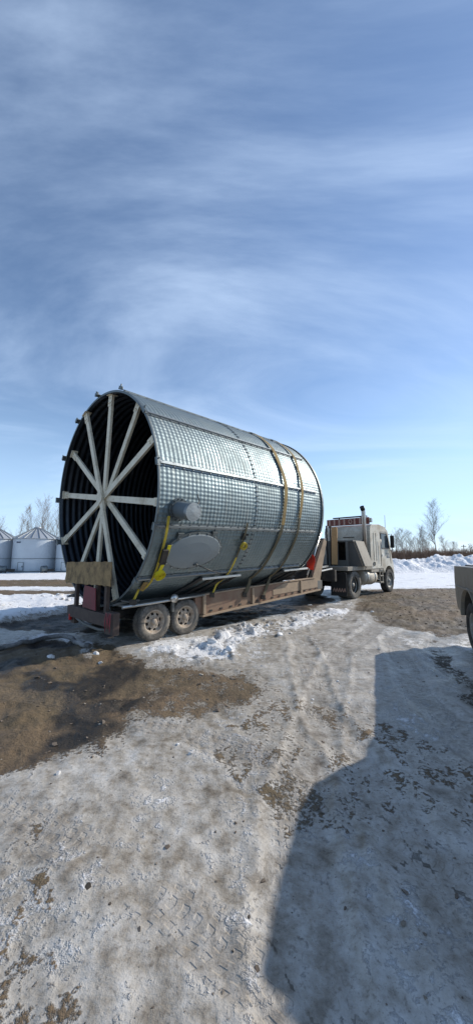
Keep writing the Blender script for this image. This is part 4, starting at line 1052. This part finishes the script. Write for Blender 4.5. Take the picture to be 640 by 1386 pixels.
MB().tube([T(9.45, -0.02, 1.2), T(9.45, -0.02, 2.80)], 0.035, 8).build('stake', 'frame_black', tk)
MB().tube([T(9.48, 0.13, 1.2), T(9.48, 0.13, 2.70)], 0.03, 8).box(T(9.48, 0.13, 2.74), (0.08, 0.08, 0.1)).build('stake', 'frame_black', tk)
# wheels, tank, step, mud flaps
WD = wheel_meshes(0.51, 0.27, 0.29, 8, 'tyre_dusty', 'rim_grey'); WS = wheel_meshes(0.50, 0.28, 0.29, 12, 'tyre_rubber', 'rim_grey')
for v, fl_ in ((1.03, False), (-0.83, True)):
    w = add_wheel(WD, tk, T(9.36, v, 0.505), fl_)
    # dished dual wheel: the face sits deep inside
    for ch in w.children:
        if ch.name.startswith(('rim', 'hub')): ch.location.y = 0.07
    add_wheel(WD, tk, T(9.36, v - 0.31 if v > 0 else v + 0.31, 0.505), fl_)
    add_wheel(WS, tk, T(12.80, v - 0.02 if v > 0 else v + 0.02, 0.495), fl_)
MB().tube([T(9.36, -0.8, 0.5), T(9.36, 1.0, 0.5)], 0.10, 12).build('drive_axle', 'frame_black', tk)
MB().tube([T(12.8, -0.8, 0.46), T(12.8, 1.0, 0.46)], 0.07, 12).build('steer_axle', 'frame_black', tk)
ft = MB().lathe([(0.0, -0.56), (0.26, -0.56), (0.30, -0.53), (0.31, 0.53), (0.26, 0.56), (0.0, 0.56)], 'x', 28, T(10.95, 0.82, 0.72)).build('fuel_tank', 'tank_metal', tk)
for u in (10.6, 11.3): MB().lathe([(0.312, -0.03), (0.325, -0.03), (0.325, 0.03), (0.312, 0.03)], 'x', 28, T(u, 0.82, 0.72)).build('tank_band', 'chrome_worn', ft)
stp = MB()
for z in (0.45, 0.72, 0.98): stp.span(T(11.78, 0.80, z), T(12.12, 1.14, z + 0.05))
for u in (11.78, 12.08): stp.span(T(u, 1.08, 0.42), T(u + 0.05, 1.12, 1.06))
stp.build('cab_step', 'rack_side', tk, 0.006)
for v0, v1 in ((0.58, 1.20), (-0.98, -0.36)):
    fp = MB().span(T(8.55, v0, 0.16), T(8.575, v1, 0.98)).build('mud_flap', 'black_plastic', tk, 0.005)
    if v0 > 0:
        lt = MB(); rnd = random.Random(4)
        for k in range(5):
            c = v0 + 0.10 + 0.10 * k
            lt.bar(T(8.545, c, 0.30), T(8.545, c + 0.05, 0.44), 0.02, 0.006, up=(1, 0, 0)); lt.bar(T(8.545, c + 0.05, 0.44), T(8.545, c + 0.08, 0.31), 0.02, 0.006, up=(1, 0, 0)); lt.bar(T(8.545, c, 0.36), T(8.545, c + 0.08, 0.38), 0.02, 0.006, up=(1, 0, 0))
        lt.build('flap_print', 'sign_pale', fp)
# plank standing upright behind the cab
wp = MB().box((0, 0, 0.72), (0.05, 0.24, 1.44), Matrix.Rotation(R_(1.5), 3, 'X')).box((0.02, 0, 1.40), (0.05, 0.20, 0.14)).build('wooden_plank', 'fresh_wood', None, 0.006)
wp.location = TW(9.46, 0.30, 1.25); wp.rotation_euler = (0, 0, math.pi / 2 - TH)
tag(wp, 'orange-tan wooden plank standing upright on the truck deck behind the cab', 'plank')

# ------------------------------------------------------------------ pickup at the right edge, seen from its tail
PF = Vector((-0.36, -0.933, 0)).normalized()       # its forward direction
pk = empty('pickup_truck', (4.27, 6.92, 0), (0, 0, math.atan2(PF.y, PF.x)))
tag(pk, 'tan grey pickup truck parked at the right edge, rear corner showing', 'pickup')
# local: x forward from the tail, y left; the side towards the camera is y = 0 (its right side), body lies at +y
PWID = 1.95
def archp(c, r, z): return [(c + r * math.cos(R_(a)), z + r * math.sin(R_(a)) * 1.0) for a in range(180, -1, -15)]
low = 0.52
side = [(0.02, 0.80), (0.0, 1.15), (0.05, 1.40), (2.75, 1.42), (2.75, 1.44), (2.85, 1.46), (4.7, 1.38), (5.9, 1.20), (6.15, 1.05), (6.2, 0.62), (6.05, 0.50)]
bot = list(reversed([(0.10, 0.62)] + archp(0.95, 0.50, 0.52)[0:] + [(2.0, 0.42), (4.4, 0.42)] + archp(5.15, 0.50, 0.52) + [(5.8, 0.48)]))
vs = []
def inset(z): return 0.0 if 0.75 < z < 1.2 else (0.05 if z >= 1.2 else 0.04)
body = MB()
poly = side + bot
n_ = len(poly)
# skin built in strips across the width so the sides bulge
cols = [(0.07, 0.985), (0.0, 1.0), (PWID, 1.0), (PWID - 0.07, 0.985)]
body.prism(poly, 0.0, PWID)
pb_ = body.build('body', 'pickup_paint', pk, 0.09)
pb_.modifiers['bevel'].segments = 4
MB().span((0.18, 0.16, 1.37), (2.65, PWID - 0.16, 1.425)).build('bed_cover', 'pickup_trim', pk, 0.01)
cabp = [(2.78, 1.40), (2.92, 1.88), (3.2, 1.93), (4.2, 1.92), (4.85, 1.42)]
cb_ = MB().prism(cabp, 0.10, PWID - 0.10).build('cab', 'pickup_paint', pk, 0.05)
for y0, y1 in ((0.085, 0.11), (PWID - 0.11, PWID - 0.085)):
    MB().prism([(3.05, 1.46), (3.12, 1.84), (4.10, 1.84), (4.55, 1.46)], y0, y1).build('side_window', 'cab_glass', cb_)
MB().box((2.83, PWID / 2, 1.66), (0.02, 1.4, 0.3), Matrix.Rotation(R_(-16), 3, 'Y')).build('rear_window', 'cab_glass', cb_)
MB().prism([(4.26, 1.88), (4.82, 1.45), (4.84, 1.46), (4.28, 1.89)], 0.2, PWID - 0.2).build('windshield', 'cab_glass', cb_)
for c in (0.95, 5.15):
    for y, s_ in ((-0.012, 1), (PWID + 0.012, -1)):
        lip = MB(); pr_ = archp(c, 0.515, 0.52)
        for a, b2 in zip(pr_[:-1], pr_[1:]): lip.bar((a[0], y + 0.03 * s_, a[1]), (b2[0], y + 0.03 * s_, b2[1]), 0.085, 0.035)
        lip.build('arch_lip', 'pickup_paint', pk, 0.008)
MB().box((0.0, 0.10, 1.10), (0.06, 0.17, 0.46)).build('tail_lamp', 'red_plate', pk, 0.02)
MB().box((0.0, PWID - 0.10, 1.10), (0.06, 0.17, 0.46)).build('tail_lamp', 'red_plate', pk, 0.02)
MB().span((-0.015, 0.24, 0.78), (0.03, PWID - 0.24, 1.36)).build('tailgate', 'pickup_paint', pk, 0.015)
MB().span((-0.14, 0.10, 0.56), (0.05, PWID - 0.10, 0.74)).build('rear_bumper', 'pickup_trim', pk, 0.03)
MB().span((-0.22, PWID / 2 - 0.05, 0.46), (0.1, PWID / 2 + 0.05, 0.56)).build('tow_hitch', 'pickup_trim', pk)
MB().bar((0.10, -0.008, 1.02), (6.0, -0.008, 1.02), 0.02, 0.03).build('body_crease', 'pickup_paint', pk, 0.004)
WP = wheel_meshes(0.40, 0.27, 0.225, 6, 'tyre_rubber', 'rim_grey')
for c in (0.95, 5.15):
    e = add_wheel(WP, pk, (c, 0.15, 0.40), False); e = add_wheel(WP, pk, (c, PWID - 0.15, 0.40), True)
    ww = MB(); pr_ = archp(c, 0.492, 0.52); vs = [(a, y, z) for y in (0.035, PWID - 0.035) for a, z in pr_]; k_ = len(pr_)
    ww.add(vs, [(i, i + 1, i + 1 + k_, i + k_) for i in range(k_ - 1)], True); ww.build('wheel_well', 'frame_black', pk)
    MB().tube([(c, 0.2, 0.4), (c, PWID - 0.2, 0.4)], 0.05, 8).build('axle', 'frame_black', pk)

# ------------------------------------------------------------------ silos on the far left
SR, SE, SP = 2.06, 3.30, 4.38
wl_ = MB(); prof = []
for k in range(int(SE / 0.055) + 1):
    prof.append((SR + (0.010 if k % 2 else -0.004), min(SE, k * 0.055)))
wl_.lathe(prof, 'z', 72)
wall_me = wl_.mesh('wall', 'silo_steel')
NR = 20
rp_me = MB().add([(0.30 * math.cos(a), 0.30 * math.sin(a), SP) for a in (0, 2 * math.pi / NR)] + [((SR + 0.12) * math.cos(a), (SR + 0.12) * math.sin(a), SE - 0.03) for a in (0, 2 * math.pi / NR)] +
                [(0.30 * math.cos(a), 0.30 * math.sin(a), SP - 0.03) for a in (0, 2 * math.pi / NR)] + [((SR + 0.12) * math.cos(a), (SR + 0.12) * math.sin(a), SE - 0.06) for a in (0, 2 * math.pi / NR)],
                [(0, 2, 3, 1), (4, 5, 7, 6), (2, 6, 7, 3), (0, 1, 5, 4)]).mesh('roof_panel', 'roof_steel')
rib = MB(); rib.bar((0.3, 0, SP + 0.025), (SR + 0.13, 0, SE - 0.005), 0.05, 0.06); rib_me = rib.mesh('roof_rib', 'galvanized_trim')
cap_me = MB().lathe([(0.34, SP - 0.02), (0.34, SP + 0.10), (0.0, SP + 0.17)], 'z', 20).mesh('roof_cap', 'roof_steel')
eave_me = MB().lathe([(SR, SE - 0.12), (SR + 0.045, SE - 0.10), (SR + 0.045, SE - 0.02), (SR, SE)], 'z', 72).mesh('eave_ring', 'galvanized_trim')
band_me = MB().lathe([(SR + 0.005, 1.26), (SR + 0.035, 1.27), (SR + 0.035, 1.33), (SR + 0.005, 1.34)], 'z', 72).mesh('wall_band', 'galvanized_trim')
base_me = MB().lathe([(SR + 0.25, 0.0), (SR + 0.25, 0.10), (SR - 0.1, 0.11)], 'z', 48).mesh('footing', 'galvanized_dark')
def silo(x, y, label, mark):
    r = empty('grain_silo', (x, y, 0.0)); tag(r, label, 'silo', 'silos across the yard')
    for nm, me in (('footing', base_me), ('wall', wall_me), ('wall_band', band_me), ('eave_ring', eave_me), ('roof_cap', cap_me)): put(nm, me, r)
    for k in range(NR):
        put('roof_panel', rp_me, r, rot=(0, 0, 2 * math.pi * k / NR)); put('roof_rib', rib_me, r, rot=(0, 0, 2 * math.pi * k / NR))
    # door and ladder on the side that looks to the yard
    th = math.atan2(-y, -x) - 0.62
    cs, sn_ = math.cos(th), math.sin(th)
    d = MB().box((0, 0, 0.55), (0.06, 0.55, 0.75)).build('door', 'silo_steel', r, 0.01, (cs * (SR + 0.03), sn_ * (SR + 0.03), 0), (0, 0, th))
    MB().box((0.04, 0.18, 0.55), (0.04, 0.06, 0.16)).build('handle', 'frame_black', d)
    MB().bar((0.035, -0.28, 0.15), (0.035, -0.28, 0.95), 0.03, 0.03).bar((0.035, 0.28, 0.15), (0.035, 0.28, 0.95), 0.03, 0.03).bar((0.035, -0.28, 0.94), (0.035, 0.28, 0.94), 0.03, 0.03).build('door_frame', 'galvanized_dark', d)
    if mark:
        th2 = math.atan2(-y, -x) - 0.95; mk = MB()
        for k in range(7):
            a = th2 + 0.037 * k; hgt_ = (0.15, 0.13, 0.14, 0.13, 0.15, 0.13, 0.14)[k]
            mk.box(((SR + 0.012) * math.cos(a), (SR + 0.012) * math.sin(a), SE - 0.42), (0.008, 0.055, hgt_), Matrix.Rotation(a, 3, 'Z'))
        mk.build('lettering', 'mark_blue', r)
    return r
SY = 35.6
silo(-24.75, SY, 'leftmost pale steel silo, cut off by the left edge', False)
silo(-20.45, SY + 0.1, 'pale steel silo with a conical ribbed roof, standing complete between two others', True)
silo(-16.15, SY + 0.2, 'pale steel silo partly hidden behind the open end of the big bin', True)
def fan_unit(x, y, label, rz):
    r = empty('aeration_fan', (x, y, 0), (0, 0, rz)); tag(r, label, 'fan', 'aeration fans at the silo feet')
    MB().lathe([(0.0, -0.25), (0.26, -0.25), (0.30, -0.22), (0.30, 0.22), (0.0, 0.25)], 'x', 18, (0, 0, 0.36)).build('housing', 'galvanized_dark', r)
    MB().span((0.2, -0.13, 0.1), (0.9, 0.13, 0.34)).build('duct', 'frame_black', r, 0.02)
    for q in (-0.18, 0.18): MB().span((q - 0.03, -0.25, 0), (q + 0.03, 0.25, 0.08)).build('skid', 'frame_black', r)
fan_unit(-22.3, 32.9, 'dark fan on the snow at the foot of the leftmost silo', 1.2)
fan_unit(-21.6, 32.6, 'dark fan left of the complete silo, at its foot', 0.4)
fan_unit(-18.0, 32.9, 'dark fan between the complete silo and the partly hidden one', 0.9)

# ------------------------------------------------------------------ bare trees
def bare_tree(name, x, y, h, label, seed, group, spread=0.30, depth=4, twig=0.010, trunk_r=None, lean=0.0, z0=0.0, upright=0.0, n0=3):
    rnd = random.Random(seed)
    r = empty(name, (x, y, z0)); tag(r, label, 'tree', group)
    tr0 = trunk_r or h * 0.014
    trunk, crown = MB(), MB()
    def limb(p, d, L, r0, lev):
        n_ = 6 if lev == 0 else 4; pts = [p]; rs_ = [r0]; dd = d.copy()
        kids = []
        for i in range(n_):
            dd = (dd + Vector((rnd.gauss(0, 0.06), rnd.gauss(0, 0.06), 0.05 if lev else 0.02))).normalized()
            pts.append(pts[-1] + dd * L / n_); rs_.append(max(twig * 0.55, r0 * (1 - 0.85 * (i + 1) / n_)))
            f = (i + 1) / n_
            if lev < depth and f > (0.25 if lev == 0 else 0.15):
                for q in range({0: n0, 1: 2, 2: 2, 3: 2}.get(lev, 1)):
                    kids.append((pts[-1], dd.copy(), f, rs_[-1]))
        (trunk if lev == 0 else crown).tube(pts, rs_, 6 if lev == 0 else 3, caps=False)
        for (kp, kd, f, kr) in kids:
            a = rnd.uniform(0, 6.283); side_ = Vector((math.cos(a), math.sin(a), 0))
            up_ = rnd.uniform(0.8, 1.4) if lev == 0 else rnd.uniform(0.5, 1.1)
            nd = (kd * (up_ + upright) + side_ * rnd.uniform(0.45, 0.85)).normalized()
            kl = L * (rnd.uniform(0.28, 0.42) * (1.25 - 0.75 * f) * (spread / 0.30) if lev == 0 else rnd.uniform(0.38, 0.6))
            limb(kp, nd, kl, max(twig * 0.7, min(kr * 0.8, tr0 * 0.45 / (lev + 1))), lev + 1)
    limb(Vector((0, 0, -0.1)), Vector((lean, 0, 1)).normalized(), h, tr0, 0)
    dk = 'bank' in group
    trunk.build('trunk', 'bark_dark' if dk else 'bark_grey', r); crown.build('crown', 'twig_dark' if dk else 'twig_brown', r)
    return r
def px(xp, d): return (xp - 320.0) / FPX * d
bare_tree('bare_tree', px(588, 82), 82, 12.6, 'tallest bare tree, standing alone above the snow bank', 21, 'trees beyond the snow bank', 0.27, 3, 0.010, 0.12, n0=5)
RT = [(536, 84, 6.4, 'bare tree just right of the truck mirror'), (545, 88, 6.9, 'bare tree second to the right of the truck'), (553, 80, 6.0, 'short bare tree third to the right of the truck'),
      (566, 84, 7.2, 'bare tree left of the tallest tree, tall and thin'), (571, 90, 6.0, 'bare tree directly left of the tallest tree'), (600, 88, 5.4, 'low bare tree directly right of the tallest tree'),
      (560, 92, 5.2, 'low bare tree in the gap between the two clumps right of the truck'), (579, 96, 5.0, 'low bare tree at the foot of the tallest tree, on its left'),
      (611, 95, 4.6, 'low bare tree between the tallest tree and the power pole'), (634, 105, 4.2, 'small bare tree at the right edge above the pickup')]
for i, (xp, d, h, lab) in enumerate(RT):
    bare_tree('bare_tree', px(xp, d), d, h, lab, 40 + i, 'trees beyond the snow bank', 0.34, 3, 0.009)
LT = [(2, 60, 7.0, 'bare tree behind the leftmost silo roof'), (22, 58, 8.3, 'bare tree left of the complete silo peak'), (36, 62, 6.8, 'short bare tree over the left slope of the complete silo'), (46, 60, 9.0, 'bare poplar just left of the complete silo peak'), (53, 60, 10.3, 'tallest bare poplar above the complete silo peak'),
      (58, 62, 10.0, 'second tall poplar right of the complete silo peak'), (65, 60, 9.2, 'bare poplar over the right slope of the complete silo'), (74, 60, 9.6, 'bare poplar above the gap between the silos'), (80, 58, 9.9, 'bare poplar above the partly hidden silo'), (86, 60, 9.4, 'bare poplar beside the rim of the big bin')]
for i, (xp, d, h, lab) in enumerate(LT):
    bare_tree('bare_tree', px(xp, d), d, h, lab, 70 + i, 'trees behind the silos', 0.24, 3, 0.006, trunk_r=0.06, upright=0.6, n0=3)
# brush thicket and far wood: masses of stems
def brush(name, label, n_, fx, hmin, hmax, mat, seed, wr=0.02):
    rnd = random.Random(seed); mb = MB()
    for k in range(n_):
        x, y = fx(rnd); h = rnd.uniform(hmin, hmax) * rnd.uniform(0.6, 1.0)
        for q in range(5):
            a = rnd.uniform(0, 6.28); l_ = rnd.uniform(0.1, 0.4) * h
            mid = Vector((x + l_ * 0.4 * math.cos(a), y + l_ * 0.4 * math.sin(a), h * 0.55))
            tip = Vector((x + l_ * math.cos(a), y + l_ * math.sin(a), h * rnd.uniform(0.7, 1.0)))
            mb.tube([(x, y, -0.05), mid, tip], [wr, wr * 0.7, wr * 0.3], 3, caps=False)
            t2 = mid + Vector((rnd.uniform(-0.4, 0.4), rnd.uniform(-0.4, 0.4), h * 0.3)); mb.tube([mid, t2], [wr * 0.6, wr * 0.25], 3, caps=False)
    tag(mb.build(name, mat), label, 'brush', kind='stuff')
brush('brush_thicket', 'dense brown brush behind the snow bank', 3400, lambda r: (r.uniform(20, 78), r.uniform(66, 84)), 1.4, 4.0, 'brush_brown', 3, 0.035)
brush('far_wood', 'low dark far-off wood along the horizon', 1100, lambda r: (r.uniform(-160, 330), r.uniform(230, 260)), 3.0, 6.0, 'brush_brown', 5, 0.22)
pr_ = empty('power_pole', (px(626, 110), 110, 0)); tag(pr_, 'distant wooden power pole above the snow bank', 'pole')
MB().tube([(0, 0, 0), (0, 0, 5.0)], [0.16, 0.11], 8).build('pole', 'pole_wood', pr_); MB().span((-0.8, -0.08, 4.4), (0.8, 0.08, 4.6)).build('crossarm', 'pole_wood', pr_)
